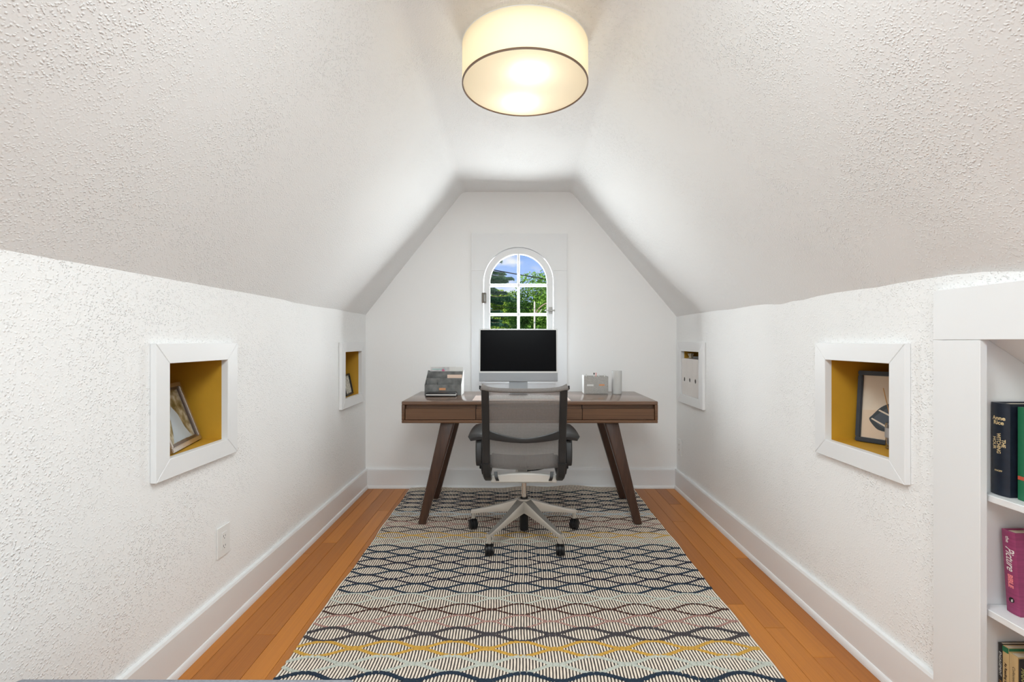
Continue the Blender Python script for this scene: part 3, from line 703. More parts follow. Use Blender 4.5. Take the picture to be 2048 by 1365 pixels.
# arms
for s in (-1, 1):
    bm = BM(); rows = []
    # pad: widening, drooping outer edge, arched underside
    for j in range(15):
        v_ = j/14; y = 2.500+.285*v_; out_ = .297-.010*v_**2 if v_ > .06 else .285; inn = .205+.012*v_; zt_ = .633+.012*math.sin(v_*PI*.6)
        rad = [(inn, zt_-.002), ((inn*.6+out_*.4), zt_+.003), (out_-.012, zt_-.003), (out_, zt_-.013), (out_-.004, zt_-.020), (out_-.028, zt_-.017), (inn+.02, zt_-.012), (inn, zt_-.016)]
        rows.append([bm.verts.new((CX+s*a, y, b-(.010 if j == 0 else 0))) for a, b in rad])
    for j in range(14):
        for k in range(8): bm.faces.new((rows[j][k], rows[j][(k+1) % 8], rows[j+1][(k+1) % 8], rows[j+1][k]))
    bm.faces.new(rows[0]); bm.faces.new(rows[-1][::-1]); bmesh.ops.recalc_face_normals(bm, faces=bm.faces)
    pad = obj('arm_pad', bm, GRAPH, chair, smooth=True)
    bm = BM(); sweep(bm, spline([(CX+s*.2385, 2.575, .622), (CX+s*.2385, 2.550, .595), (CX+s*.2385, 2.53, .55), (CX+s*.2375, 2.52, .50), (CX+s*.2365, 2.525, .474)], 20), lambda t_: .0195-.003*t_, lambda t_: .022-.006*t_, (1, 0, 0)); ap_ = obj('arm_support', bm, GRAPH, chair, smooth=True)
    bm = BM(); box(bm, *sorted((CX+s*.212, CX+s*.236)), 2.515, 2.555, .452, .487, .004, 2); obj('arm_bracket', bm, BLACKPL, ap_, smooth=True)
# aluminium cross member
bm = BM(); cb = []
for i in range(33):
    u = i/16-1; cb.append((CX+u*.176, 2.548-.02*(1-u*u), .390+.014*(1-u*u)))
sweep(bm, cb, lambda t_: .012+.006*(1-(2*t_-1)**2), lambda t_: .018+.007*(1-(2*t_-1)**2), (0, 1, 0)); xm = obj('seat_crossbar', bm, ALUW, chair, smooth=True)
for s in (-1, 1):
    bm = BM(); sweep(bm, spline([(CX+s*.150, 2.535, .432), (CX+s*.146, 2.522, .405), (CX+s*.140, 2.524, .388)], 8), .0085, .004, (1, 0, 0)); obj('grey_bracket', bm, GRAPH, xm, smooth=True)
bm = BM(); hexa(bm, [(CX-.035, 2.56, .362), (CX+.035, 2.56, .362), (CX+.045, 2.80, .350), (CX-.045, 2.80, .350), (CX-.03, 2.56, .412), (CX+.03, 2.56, .412), (CX+.04, 2.80, .405), (CX-.04, 2.80, .405)], .008, 2); obj('tilt_housing', bm, ALUW, chair, smooth=True)
bm = BM(); tube(bm, spline([(CX+.02, 2.62, .415), (CX+.08, 2.60, .425), (CX+.14, 2.62, .435)], 10), .003, 6); obj('cable', bm, BLACKPL, chair, smooth=True)
HX, HY = .046, 2.725
bm = BM(); lathe(bm, [(.0135, .225), (.0135, .335), (.024, .336), (.024, .349), (.014, .350)], (HX, HY, 0), 24); obj('gas_column', bm, STEEL, chair, smooth=True)
bm = BM(); lathe(bm, [(.024, .048), (.0255, .052), (.0255, .20), (.02, .236)], (HX, HY, 0), 24); obj('column_sleeve', bm, BLACKPL, chair, smooth=True)
# star base, five arms one casting
bm = BM(); lathe(bm, [(.024, .150), (.037, .152), (.040, .20), (.036, .228), (.030, .232), (.024, .230)], (HX, HY, 0), 32, closed=True)
angs = [-90-36, -90+36, -90-108, -90+108, 90]
RC = .316; ends = []
for a in angs:
    a = math.radians(a); d = Vector((math.cos(a), math.sin(a), 0)); n_ = Vector((-d.y, d.x, 0)); H = Vector((HX, HY, 0))
    secs = [(.020, .026, .158, .228, .026), (.08, .0225, .150, .206, .021), (.16, .0185, .138, .176, .016), (.24, .0155, .124, .150, .013), (.300, .0135, .112, .133, .011), (.326, .0125, .108, .128, .010)]
    prev = None
    for r, w, zb_, zt_, wt_ in secs:
        c = [bm.verts.new(H+d*r+n_*w+Vector((0, 0, zb_))), bm.verts.new(H+d*r+n_*w+Vector((0, 0, zt_-.005))), bm.verts.new(H+d*r+n_*wt_+Vector((0, 0, zt_))), bm.verts.new(H+d*r-n_*wt_+Vector((0, 0, zt_))), bm.verts.new(H+d*r-n_*w+Vector((0, 0, zt_-.005))), bm.verts.new(H+d*r-n_*w+Vector((0, 0, zb_)))]
        if prev:
            for k in range(6): bm.faces.new((prev[k], prev[(k+1) % 6], c[(k+1) % 6], c[k]))
        else: bm.faces.new(c)
        prev = c
    bm.faces.new(prev[::-1])
    e_ = H+d*.314; tube(bm, [e_+Vector((0, 0, .122)), e_+Vector((0, 0, .078))], .0115, 14)
    ends.append((e_, d))
bmesh.ops.recalc_face_normals(bm, faces=bm.faces)
obj('star_base', bm, ALU, chair, smooth=True, angle=28)
cast_ang = [5, -8, 25, -30, 10]
for (e_, d), ca in zip(ends, cast_ang):
    rot = Matrix.Rotation(math.radians(ca), 4, 'Z'); T = Matrix.Translation(Vector((e_.x, e_.y+.0, 0)))@rot
    def tf(bm):
        bmesh.ops.transform(bm, matrix=T, verts=bm.verts); return bm
    bm = BM()
    # hood between the wheels
    pts = [(0, .026*math.cos(a), .041+.030*math.sin(a)) for a in [i*PI/10 for i in range(11)]]
    prism(bm, [(-.007, p_[1]+.006, p_[2]) for p_ in pts]+[(-.007, -.020, .020), (-.007, .032, .020)], (.014, 0, 0)); tube(bm, [(0, 0, .066), (0, 0, .080)], .008, 10)
    cs = obj('caster', tf(bm), BLACKPL, chair, smooth=True)
    for s in (-1, 1):
        bm = BM(); lathe(bm, [(.004, .0075), (.026, .0078), (.029, .0105), (.029, .019), (.024, .0225), (.008, .0235)], (0, .006, .0415), 24, 'X')
        if s < 0:
            for v in bm.verts: v.co.x *= -1
            bmesh.ops.reverse_faces(bm, faces=bm.faces)
        obj('wheel', tf(bm), BLACKPL, cs, smooth=True)

# ================================================================== computer and desk things
DT = DZ1+.0006
mon = empty('computer_monitor', (.005, 3.32, DT), 'silver all-in-one computer with black screen and pale bezel on the desk', 'computer')
mx0, mx1 = (958-1032)*3.30/950, (1115.5-1032)*3.30/950; mxc = (mx0+mx1)/2
tilt = math.radians(4.5); piv = Vector((mxc, 3.305, DT+.085))
def tl(bm): bmesh.ops.rotate(bm, cent=piv, matrix=Matrix.Rotation(-tilt, 3, 'X'), verts=bm.verts); return bm
zc0 = .848; zc1 = zc0+.368
bm = BM(); box(bm, mx0, mx1, 3.296, 3.308, zc0, zc1, .004, 3); body = obj('housing', tl(bm), IMACALU, mon, smooth=True)
bm = BM(); box(bm, mx0+.0015, mx1-.0015, 3.2945, 3.2962, zc0+.060, zc1-.0015, .0006, 1); obj('bezel', tl(bm), BEZEL, mon)
bm = BM(); box(bm, mx0+.009, mx1-.009, 3.2935, 3.2944, zc0+.071, zc1-.009); obj('screen', tl(bm), SCREEN, mon, label='glossy black switched-off screen')
bm = BM(); box(bm, mxc-.065, mxc+.065, 3.318, 3.324, DT+.004, zc0+.16, .001, 1); obj('stand_neck', bm, IMACALU, mon)
bm = BM(); box(bm, mxc-.03, mxc+.03, 3.3085, 3.3175, zc0+.11, zc0+.16); obj('hinge', tl(bm), IMACALU, mon)
bm = BM(); box(bm, mxc-.065, mxc+.065, 3.255, 3.40, DT, DT+.004, .001, 1); obj('stand_foot', bm, IMACALU, mon)

# desk pad and keyboard
bm = BM(); box(bm, -.268, .335, 2.915, 3.165, DT, DT+.003, .0008, 1); obj('desk_pad', bm, PINKP, smooth=False, label='pale pink flat desk pad lying in front of the computer', cat='desk pad')
kb = empty('keyboard', (.03, 3.02, DT+.0032), 'slim white keyboard on the pale pink desk pad behind the chair back', 'keyboard')
bm = BM(); box(bm, -.175, .245, 2.965, 3.080, DT+.0034, DT+.0085, .002, 2); obj('keyboard_body', bm, BEZEL, kb)
random.seed(3); kp = .0189
for r_ in range(5):
    x = -.170; y = 2.968+r_*.0218
    widths = [1]*22 if r_ else [1.25, 1.25, 1.25, 6, 1.25, 1.25, 1.25]+[1]*8
    for w in widths:
        if x+kp*w*.99 > .243: break
        bm = BM(); box(bm, x+.0012, x+kp*w-.0012, y+.0012, y+.0205, DT+.0086, DT+.0105); obj('key', bm, PAPER, kb); x += kp*w

# organizer (left)
GREYL = pmat('charcoal_textured_board', (.17, .172, .168), rough=.7, noise_amt=.35, noise_scale=25, bump=.2, bump_scale=200)
ox0, ox1, oy0, oy1 = (849.2-1032)*3.2/950, (923-1032)*3.2/950, 3.20, 3.35
org_ = empty('desk_organizer', ((ox0+ox1)/2, 3.27, DT), 'dark grey tiered letter organizer with white side and copper label plate', 'organizer')
zt0, zt1 = .071, .160
for s, xa, mm in ((-1, ox0, GREYL), (1, ox1-.003, BEZEL)):
    bm = BM(); prism(bm, [(xa, oy0, DT), (xa, oy1, DT), (xa, oy1, DT+zt1), (xa, oy1-.02, DT+zt1), (xa, oy0, DT+zt0)], (.003, 0, 0)); obj('side_panel', bm, mm, org_)
ia, ib = ox0+.0032, ox1-.0032
for nm_, y, h in (('front_panel', oy0, zt0), ('tier_divider', oy0+.05, .112), ('tier_divider', oy0+.095, .156), ('back_panel', oy1-.003, .158)):
    bm = BM(); box(bm, ia, ib, y, y+.003, DT+.0032, DT+h, .0006, 1); fp = obj(nm_, bm, GREYL, org_)
bm = BM(); box(bm, ia, ib, oy0, oy1, DT, DT+.003); obj('bottom_panel', bm, GREYL, org_)
bm = BM(); box(bm, ox0+.075, ox0+.079, oy0+.0035, oy0+.0495, DT+.004, DT+.085); obj('compartment_wall', bm, GREYL, org_)
bm = BM(); box(bm, ox0+.098, ox0+.142, oy0-.0016, oy0-.0004, DT+.034, DT+.050, .0004, 1); obj('label_plate', bm, COPPER, org_)
def card(name, label, cat, x0, x1, y, z0, z1, mat, slant=0, th=.0012):
    bm = BM(); box(bm, x0, x1, y, y+th, z0, z1)
    for v in bm.verts: v.co.x += slant*(v.co.z-z0)
    return obj(name, bm, mat, label=label, cat=cat)
PINKT = pmat('pink_teal_card', (.62, .60, .60), rough=.7, noise_amt=.2, noise_scale=30)
TEAL = pmat('teal_print', (.42, .60, .58), rough=.7); PINKI = pmat('pink_print', (.62, .20, .32), rough=.7)
pc = card('greeting_card', 'pink and teal patterned card standing in the top tier of the organizer', 'card', ox0+.022, ox0+.150, oy1-.036, DT+.025, DT+.184, PINKT)
bm = BM(); box(bm, ox0+.032, ox0+.130, oy1-.0369, oy1-.0362, DT+.166, DT+.173); obj('teal_print', bm, TEAL, pc)
bm = BM(); lathe(bm, [(.010, 0), (.010, .0006)], (ox0+.108, oy1-.0372, DT+.162), 16, 'Y'); obj('pink_dot', bm, PINKI, pc)
card('envelope', 'white envelope standing behind the patterned card in the organizer', 'envelope', ox0+.016, ox0+.195, oy1-.024, DT+.004, DT+.186, PAPER)
card('letter_sheet', 'white paper sheet at the right rear of the organizer', 'paper', ox0+.140, ox1-.006, oy1-.012, DT+.004, DT+.183, PAPER)
card('peach_card', 'pale peach card tucked into the middle tier of the organizer', 'card', ox0+.142, ox1-.005, oy0+.075, DT+.030, DT+.134, PEACH)

# black notebook lying in front
nb = empty('notebook', (-.56, 3.155, DT), 'black notebook with white page edges lying in front of the organizer', 'notebook')
nx0, nx1 = (851.5-1032)*3.12/950, (911.5-1032)*3.12/950
bm = BM(); box(bm, nx0, nx1, 3.118, 3.194, DT, DT+.009, .003, 2); obj('lower_cover', bm, BLKC, nb, smooth=True)
bm = BM(); box(bm, nx0+.002, nx1-.002, 3.1175, 3.192, DT+.0092, DT+.0158); obj('page_block', bm, PAPER, nb)
bm = BM(); box(bm, nx0, nx1, 3.120, 3.194, DT+.016, DT+.026, .004, 2); obj('upper_cover', bm, BLKC, nb, smooth=True)

# silver pencil box (right)
GLIT = pmat('silver_glitter_board', (.42, .41, .39), rough=.45, metal=.3, noise_amt=.35, noise_scale=520, bump=.5, bump_scale=600)
px0, px1, py0, py1 = .4712, .4712+.168, 3.289, 3.385
pb = empty('pencil_box', ((px0+px1)/2, 3.34, DT), 'silver glitter textured pencil box with copper plate on the right of the desk', 'organizer')
hh = .120
for nm_, a in (('front_panel', (px0, px1, py0, py0+.003)), ('back_panel', (px0, px1, py1-.003, py1)), ('side_panel', (px1-.003, px1, py0+.0032, py1-.0032))):
    bm = BM(); box(bm, *a, DT+.0032, DT+hh, .0006, 1); obj(nm_, bm, GLIT, pb)
bm = BM(); box(bm, px0, px0+.003, py0+.0032, py1-.0032, DT+.0032, DT+hh+.006); obj('side_panel', bm, BEZEL, pb, label='white side panel')
bm = BM(); box(bm, px0, px1, py0, py1, DT, DT+.003); obj('bottom_panel', bm, GLIT, pb)
bm = BM(); box(bm, px0+.02, px0+.066, py0-.0014, py0-.0003, DT+.054, DT+.066, .0004, 1); obj('label_plate', bm, BEZEL, pb, label='pale label plate')
bm = BM(); box(bm, px1-.064, px1-.026, py0-.0014, py0-.0003, DT+.056, DT+.067, .0004, 1); obj('label_plate', bm, COPPER, pb, label='copper label plate')
PINKPEN = pmat('pink_pen', (.85, .45, .42), rough=.4)
def pen(label, x, y, lean, mat, h=.142, tipm=None):
    r = empty('pen', (x, y, DT+.004), label, 'pen')
    bm = BM(); tube(bm, [(x, y, DT+.0045), (x+lean, y, DT+h-.012)], .0040, 10); obj('barrel', bm, mat, r, smooth=True)
    bm = BM(); tube(bm, [(x+lean, y, DT+h-.0118), (x+lean*1.05, y, DT+h)], .0044, 10); obj('pen_cap', bm, tipm or mat, r, smooth=True)
pen('pink pen upright in the silver pencil box', px0+.086, 3.32, .002, PINKPEN, .145)
pen('white pen with dark cap beside the pink pen in the silver box', px0+.072, 3.33, .004, PAPER, .143, BLKC)
pen('white marker at the left end of the silver pencil box', px0+.020, 3.34, .002, PAPER, .134)
pen('white marker at the right end of the silver pencil box', px1-.020, 3.34, .004, PAPER, .134)
pen('white pen right of the middle in the silver pencil box', px0+.112, 3.345, .0, PAPER, .129)

# frosted glass cylinder
FROST, t, o = newmat('frosted_glass'); p = nd(t, 'ShaderNodeBsdfPrincipled'); p.inputs['Base Color'].default_value = (.93, .93, .91, 1); p.inputs['Roughness'].default_value = .35; p.inputs['Transmission Weight'].default_value = .35; p.inputs['IOR'].default_value = 1.2; t.links.new(p.outputs[0], o.inputs[0])
bm = BM(); lathe(bm, [(.030, .004), (.0335, .0), (.0345, .05), (.0345, .160), (.0322, .161), (.0320, .05), (.0310, .008)], ((1233.7-1032)*3.31/950, 3.312, DT), 40)
obj('glass_vase', bm, FROST, smooth=True, label='frosted white glass cylinder at the right end of the desk', cat='vase')

# ================================================================== niche contents
SILV = pmat('silver_frame', (.62, .57, .52), rough=.25, metal=.9); SILVD = pmat('dark_silver_frame', (.16, .13, .12), rough=.3, metal=.8)
def framed(label, P0, dirv, nrm, lean, w, h, fw, mats, art, inner=None, th=.014, name='picture_frame'):
    """P0 bottom corner; dirv bottom direction; nrm horizontal normal toward the viewer; lean = how far the top falls back"""
    P0 = Vector(P0); d = Vector(dirv).normalized(); n0 = Vector(nrm).normalized()
    up = (Vector((0, 0, 1))*h-n0*lean); up.normalize(); n = d.cross(up); 
    if n.dot(n0) < 0: n = -n
    root = empty(name, P0+d*w/2, label, 'picture frame')
    def T(u, v, k): return P0+d*u+up*v+n*k
    def slab(bm, u0, u1, v0, v1, k0, k1):
        pts = [T(u0, v0, k0), T(u1, v0, k0), T(u1, v0, k1), T(u0, v0, k1), T(u0, v1, k0), T(u1, v1, k0), T(u1, v1, k1), T(u0, v1, k1)]
        hexa(bm, pts, 0); bmesh.ops.recalc_face_normals(bm, faces=bm.faces)
    for a in ((0, w, 0, fw), (0, w, h-fw, h), (0, fw, fw, h-fw), (w-fw, w, fw, h-fw)):
        bm = BM(); slab(bm, *a, 0, th); bmesh.ops.bevel(bm, geom=list(bm.edges), offset=min(.0025, fw*.2), segments=2, affect='EDGES'); o = obj('frame_rail', bm, mats[0], root, smooth=True)
    if inner:
        f2 = fw+inner
        for a in ((fw, w-fw, fw, f2), (fw, w-fw, h-f2, h-fw), (fw, f2, f2, h-f2), (w-f2, w-fw, f2, h-f2)):
            bm = BM(); slab(bm, *a, .002, th*.7); obj('inner_lip', bm, mats[1], root)
    bm = BM(); slab(bm, fw, w-fw, fw, h-fw, 0, .004); obj('picture', bm, art, root)
    return root, T, slab
# near-left niche: silver photo frame with a blurred portrait of landscape tones
PH, t, o = newmat('faded_photo'); p = nd(t, 'ShaderNodeBsdfPrincipled'); t.links.new(p.outputs[0], o.inputs[0]); p.inputs['Roughness'].default_value = .12
tcn = nd(t, 'ShaderNodeTexCoord'); n1 = nd(t, 'ShaderNodeTexNoise'); n1.inputs['Scale'].default_value = 18; n1.inputs['Detail'].default_value = 4; t.links.new(tcn.outputs['Object'], n1.inputs['Vector'])
r = nd(t, 'ShaderNodeValToRGB'); t.links.new(n1.outputs[0], r.inputs[0]); r.color_ramp.elements[0].position = .36; r.color_ramp.elements[0].color = (.10, .075, .03, 1); r.color_ramp.elements[1].position = .62; r.color_ramp.elements[1].color = (.55, .52, .42, 1)
e = r.color_ramp.elements.new(.5); e.color = (.26, .21, .12, 1); t.links.new(r.outputs[0], p.inputs['Base Color'])
rt, T, slab = framed('silver photo frame leaning in the nearest left niche', (-1.247, 1.866, NZ0+.0012), (.268, -.963, 0), (.963, .268, 0), .082, .262, .238, .016, (SILV, SILVD), PH, inner=.010)
PBL = pmat('pale_blue_photo_area', (.45, .52, .58), rough=.15)
bm = BM(); pl = [(.055, .028), (.085, .07), (.10, .12), (.13, .155), (.165, .12), (.19, .06), (.21, .028)]
prism(bm, [T(u, v, .0042) for u, v in pl], (T(0, 0, .0048)-T(0, 0, .0042))); obj('photo_figure', bm, PBL, rt)
# far-left niche: small dark frame
SKET = pmat('sketch_paper', (.55, .53, .46), rough=.6, noise_amt=.5, noise_scale=70)
framed('small dark-framed picture in the far left niche', (-1.206, 3.492, NZ0+.0012), (.10, -.99, 0), (.99, .10, 0), .030, .20, .150, .013, (BLKC, BLKC), SKET, name='picture_frame')
# near-right niche: black framed abstract vessel print
CREAMP = pmat('cream_print', (.74, .64, .52), rough=.5, noise_amt=.06, noise_scale=9); FRB = pmat('dark_slate_frame', (.028, .034, .045), rough=.4); PINKSH = pmat('print_sand', (.72, .56, .42), rough=.5); SLATE = pmat('print_slate', (.04, .05, .06), rough=.5); SLATE2 = pmat('print_slate_blue', (.075, .09, .115), rough=.5)
rt, T, slab = framed('dark slate framed abstract print leaning in the right niche near the bookcase', (1.325, 1.850, NZ0+.0012), (.522, -.853, 0), (-.853, -.522, 0), .030, .215, .272, .017, (FRB, FRB), CREAMP)
def art(name, pl, mat, k):
    if len(pl) > 5:
        m_ = len(pl); q_ = []
        for i in range(m_):
            a, b, c, d = (Vector(pl[(i+o_) % m_]) for o_ in (-1, 0, 1, 2))
            for u in (0, .25, .5, .75): q_.append(tuple(.5*((2*b)+(c-a)*u+(2*a-5*b+4*c-d)*u*u+(3*b-a-3*c+d)*u**3)))
        pl = q_
    bm = BM(); prism(bm, [T(u, v, k) for u, v in pl], (T(0, 0, k+.0004)-T(0, 0, k))); obj(name, bm, mat, rt)
art('sand_ground', [(.018, .018), (.197, .018), (.197, .115), (.11, .13), (.018, .120)], PINKSH, .0042)
art('vessel_shape', [(.042, .088), (.052, .105), (.078, .137), (.108, .155), (.140, .160), (.175, .150), (.182, .110), (.150, .070), (.110, .050), (.080, .050), (.062, .060)], SLATE, .0048)
art('vessel_highlight', [(.058, .090), (.072, .112), (.110, .140), (.140, .110), (.110, .065), (.085, .062)], SLATE2, .0054)
art('vessel_line', [(.070, .124), (.075, .128), (.150, .094), (.147, .088)], CREAMP, .0060)
art('vessel_line', [(.048, .090), (.052, .094), (.115, .062), (.112, .056)], CREAMP, .0060)
# reed diffuser
CLR, t, o = newmat('clear_glass'); g = nd(t, 'ShaderNodeBsdfTransparent'); gl = nd(t, 'ShaderNodeBsdfGlossy'); gl.inputs['Roughness'].default_value = .05; fr = nd(t, 'ShaderNodeLayerWeight'); fr.inputs[0].default_value = .35; mxs = nd(t, 'ShaderNodeMixShader')
t.links.new(fr.outputs['Facing'], mxs.inputs[0]); t.links.new(g.outputs[0], mxs.inputs[1]); t.links.new(gl.outputs[0], mxs.inputs[2]); t.links.new(mxs.outputs[0], o.inputs[0]); g.inputs[0].default_value = (.82, .82, .84, 1)
REED = pmat('reed_stick', (.50, .27, .10), rough=.8)
dc = Vector((1.3530, 1.700, NZ0+.001)); rd = empty('reed_diffuser', dc, 'clear glass reed diffuser bottle with a brown reed in front of the slate framed print', 'diffuser')
bm = BM(); lathe(bm, [(.020, .0), (.025, .002), (.026, .085), (.024, .093), (.021, .093), (.022, .085), (.021, .006)], dc, 28); obj('bottle', bm, CLR, rd, smooth=True)
bm = BM(); lathe(bm, [(.0235, .040), (.0265, .0405), (.0265, .075), (.0235, .0755)], dc, 28, closed=True); obj('label_band', bm, pmat('grey_label', (.36, .35, .36), rough=.6), rd, smooth=True)
bm = BM(); tube(bm, [dc+Vector((.012, 0, .008)), dc+Vector((-.034, .006, .218))], .0016, 6); obj('reed', bm, REED, rd)
bm = BM(); tube(bm, [dc+Vector((-.010, 0, .008)), dc+Vector((.030, .010, .215))], .0016, 6); obj('reed', bm, REED, rd)
# far-right niche: magazine files + things behind
FILE = pmat('white_file_board', (.80, .76, .73), rough=.6)
for i, lb in enumerate(('white magazine file with oval finger hole, nearest of three in the far right niche', 'white magazine file with oval finger hole, middle of three in the far right niche', 'white magazine file with oval finger hole, farthest of three in the far right niche')):
    y0 = 3.186+i*.1035; y1 = y0+.1025; xf = 1.222; zf = NZ0+.0012; H_ = .261
    root = empty('magazine_file', (xf+.12, (y0+y1)/2, zf), lb, 'magazine file', 'white magazine files')
    # front with an oval hole
    bm = BM(); yc_, zc_ = (y0+y1)/2, zf+.110; n_ = 28; ov = [(yc_+.013*math.cos(2*PI*k/n_), zc_+.0145*math.sin(2*PI*k/n_)) for k in range(n_)]
    def outp(a):
        c_, s_ = math.cos(a), math.sin(a); hy, hz0, hz1 = (y1-y0)/2, zc_-zf, zf+H_-zc_
        k = min(hy/abs(c_) if abs(c_) > 1e-6 else 9, (hz1 if s_ > 0 else hz0)/abs(s_) if abs(s_) > 1e-6 else 9); return (yc_+c_*k, zc_+s_*k)
    oo = [outp(2*PI*k/n_) for k in range(n_)]
    for cy_, cz_ in ((y0, zf), (y1, zf), (y0, zf+H_), (y1, zf+H_)):
        kk = min(range(n_), key=lambda k: (oo[k][0]-cy_)**2+(oo[k][1]-cz_)**2); oo[kk] = (cy_, cz_)
    A = [[bm.verts.new((xx, y, z)) for y, z in ring_] for xx, ring_ in ((xf, ov), (xf, oo), (xf+.002, oo), (xf+.002, ov))]
    for a in range(4):
        for k in range(n_): bm.faces.new((A[a][k], A[a][(k+1) % n_], A[(a+1) % 4][(k+1) % n_], A[(a+1) % 4][k]))
    # put true corners on the outline
    bmesh.ops.recalc_face_normals(bm, faces=bm.faces); fpn = obj('front_panel', bm, FILE, root)
    for yy, nm_ in ((y0, 'side_panel'), (y1-.002, 'side_panel')):
        bm = BM(); prism(bm, [(xf+.0022, yy, zf), (xf+.235, yy, zf), (xf+.235, yy, zf+.12), (xf+.16, yy, zf+H_-.001), (xf+.0022, yy, zf+H_-.001)], (0, .002, 0)); obj(nm_, bm, FILE, root)
    bm = BM(); box(bm, xf+.237, xf+.239, y0, y1, zf, zf+.12); obj('back_panel', bm, FILE, root)
    bm = BM(); box(bm, xf+.0025, xf+.2365, y0+.0022, y1-.0022, zf+.0004, zf+.0024); obj('bottom_panel', bm, FILE, root)
    bm = BM(); box(bm, xf+.03, xf+.20, y0+.02, y1-.025, zf+.003, zf+.11); obj('documents', bm, DARKTXT, root)
# small ruffled cream ornament and grey box standing behind / on the files
bm = BM(); oc = (1.272, 3.455, NZ0+.2715); prof_ = []
n_ = 24; rings = []
for r_, h_ in ((.012, 0), (.022, .001), (.024, .003), (.012, .005), (.013, .012), (.018, .024), (.021, .034), (.017, .034), (.010, .010)):
    rings.append([bm.verts.new((oc[0]+r_*(1+(.16 if h_ > .01 else .08)*math.sin(k*2*PI/n_*6))*math.cos(2*PI*k/n_), oc[1]+r_*(1+(.16 if h_ > .01 else .08)*math.sin(k*2*PI/n_*6))*math.sin(2*PI*k/n_), oc[2]+h_)) for k in range(n_)])
for a in range(len(rings)-1):
    for k in range(n_): bm.faces.new((rings[a][k], rings[a][(k+1) % n_], rings[a+1][(k+1) % n_], rings[a+1][k]))
bm.faces.new(rings[0][::-1]); bm.faces.new(rings[-1])
for v in bm.verts: v.co.z -= .0085
obj('cream_ornament', bm, pmat('cream_ceramic', (.70, .62, .48), rough=.5), smooth=True, label='small ruffled cream ornament perched on top of the magazine files', cat='ornament')
bm = BM(); box(bm, 1.262, 1.36, 3.25, 3.39, NZ0+.2630, NZ0+.279, .002, 2)
obj('grey_box', bm, pmat('grey_box_board', (.20, .20, .19), rough=.6), label='small flat grey box lying on top of the magazine files', cat='box')

# ================================================================== ceiling lamp
LX, LY, LZ0, LZ1, LR = .035, 1.845, 2.117, 2.263, .2425
lamp = empty('ceiling_lamp', (LX, LY, LZ0), 'round cream fabric drum ceiling lamp, lit, with a thin brown lower rim', 'lamp')
m, t, o = newmat('lamp_shade_fabric'); SHADE = m
d1 = nd(t, 'ShaderNodeBsdfDiffuse'); d1.inputs[0].default_value = (.85, .78, .62, 1); t1 = nd(t, 'ShaderNodeBsdfTranslucent'); t1.inputs[0].default_value = (1.0, .90, .68, 1); mxs = nd(t, 'ShaderNodeMixShader'); mxs.inputs[0].default_value = .55
t.links.new(d1.outputs[0], mxs.inputs[1]); t.links.new(t1.outputs[0], mxs.inputs[2]); t.links.new(mxs.outputs[0], o.inputs[0])
m, t, o = newmat('lamp_diffuser_acrylic'); DIFF = m
d1 = nd(t, 'ShaderNodeBsdfDiffuse'); d1.inputs[0].default_value = (.88, .84, .76, 1); t1 = nd(t, 'ShaderNodeBsdfTranslucent'); t1.inputs[0].default_value = (1.0, .93, .78, 1); mxs = nd(t, 'ShaderNodeMixShader'); mxs.inputs[0].default_value = .55
t.links.new(d1.outputs[0], mxs.inputs[1]); t.links.new(t1.outputs[0], mxs.inputs[2]); t.links.new(mxs.outputs[0], o.inputs[0])
def cyl(r, z0, z1, n=96):
    bm = BM(); a = [bm.verts.new((LX+r*math.cos(2*PI*k/n), LY+r*math.sin(2*PI*k/n), z0)) for k in range(n)]; b = [bm.verts.new((v.co.x, v.co.y, z1)) for v in a]
    for k in range(n): bm.faces.new((a[k], a[(k+1) % n], b[(k+1) % n], b[k]))
    return bm
obj('shade', cyl(LR, LZ0+.006, LZ1), SHADE, lamp, smooth=True)
bm = BM(); bm.faces.new([bm.verts.new((LX+(LR-.004)*math.cos(2*PI*k/96), LY+(LR-.004)*math.sin(2*PI*k/96), LZ0+.004)) for k in range(96)]); obj('diffuser', bm, DIFF, lamp)
BRN = pmat('brown_rim', (.16, .09, .05), rough=.6)
bm = BM(); lathe(bm, [(LR-.0035, LZ0), (LR+.001, LZ0), (LR+.001, LZ0+.006), (LR-.0035, LZ0+.006)], (LX, LY, 0), 96, closed=True); obj('lower_rim', bm, BRN, lamp, smooth=True)
bm = BM(); lathe(bm, [(LR-.0015, LZ1), (LR+.001, LZ1), (LR+.001, LZ1+.0025), (LR-.0015, LZ1+.0025)], (LX, LY, 0), 96, closed=True); obj('upper_rim', bm, TRIM, lamp, smooth=True)
bm = BM(); lathe(bm, [(.066, 2.250), (LR-.028, 2.252), (LR-.028, 2.254), (.066, 2.252)], (LX, LY, 0), 64, closed=True); obj('top_reflector', bm, TRIM, lamp, smooth=True)  # plate added to cut the bulbs' glow on the ceiling
bm = BM(); lathe(bm, [(.06, 2.246), (.065, 2.248), (.065, 2.271), (.06, 2.272)], (LX, LY, 0), 32); obj('ceiling_canopy', bm, TRIM, lamp, smooth=True)
BULB, t, o = newmat('lit_bulb'); e_ = nd(t, 'ShaderNodeEmission'); e_.inputs[0].default_value = (1, .93, .82, 1); e_.inputs[1].default_value = 25; t.links.new(e_.outputs[0], o.inputs[0])
for x, y in ((.051, 1.750), (.017, 1.975)):
    bm = BM(); bmesh.ops.create_icosphere(bm, subdivisions=3, radius=.026); bmesh.ops.translate(bm, verts=bm.verts, vec=(x, y, 2.160)); b_ = obj('bulb', bm, BULB, lamp, smooth=True)
    bm = BM(); tube(bm, [(x, y, 2.187), (x, y, 2.238), (LX, LY, 2.2455)], .012, 12); obj('socket', bm, TRIM, b_, smooth=True)

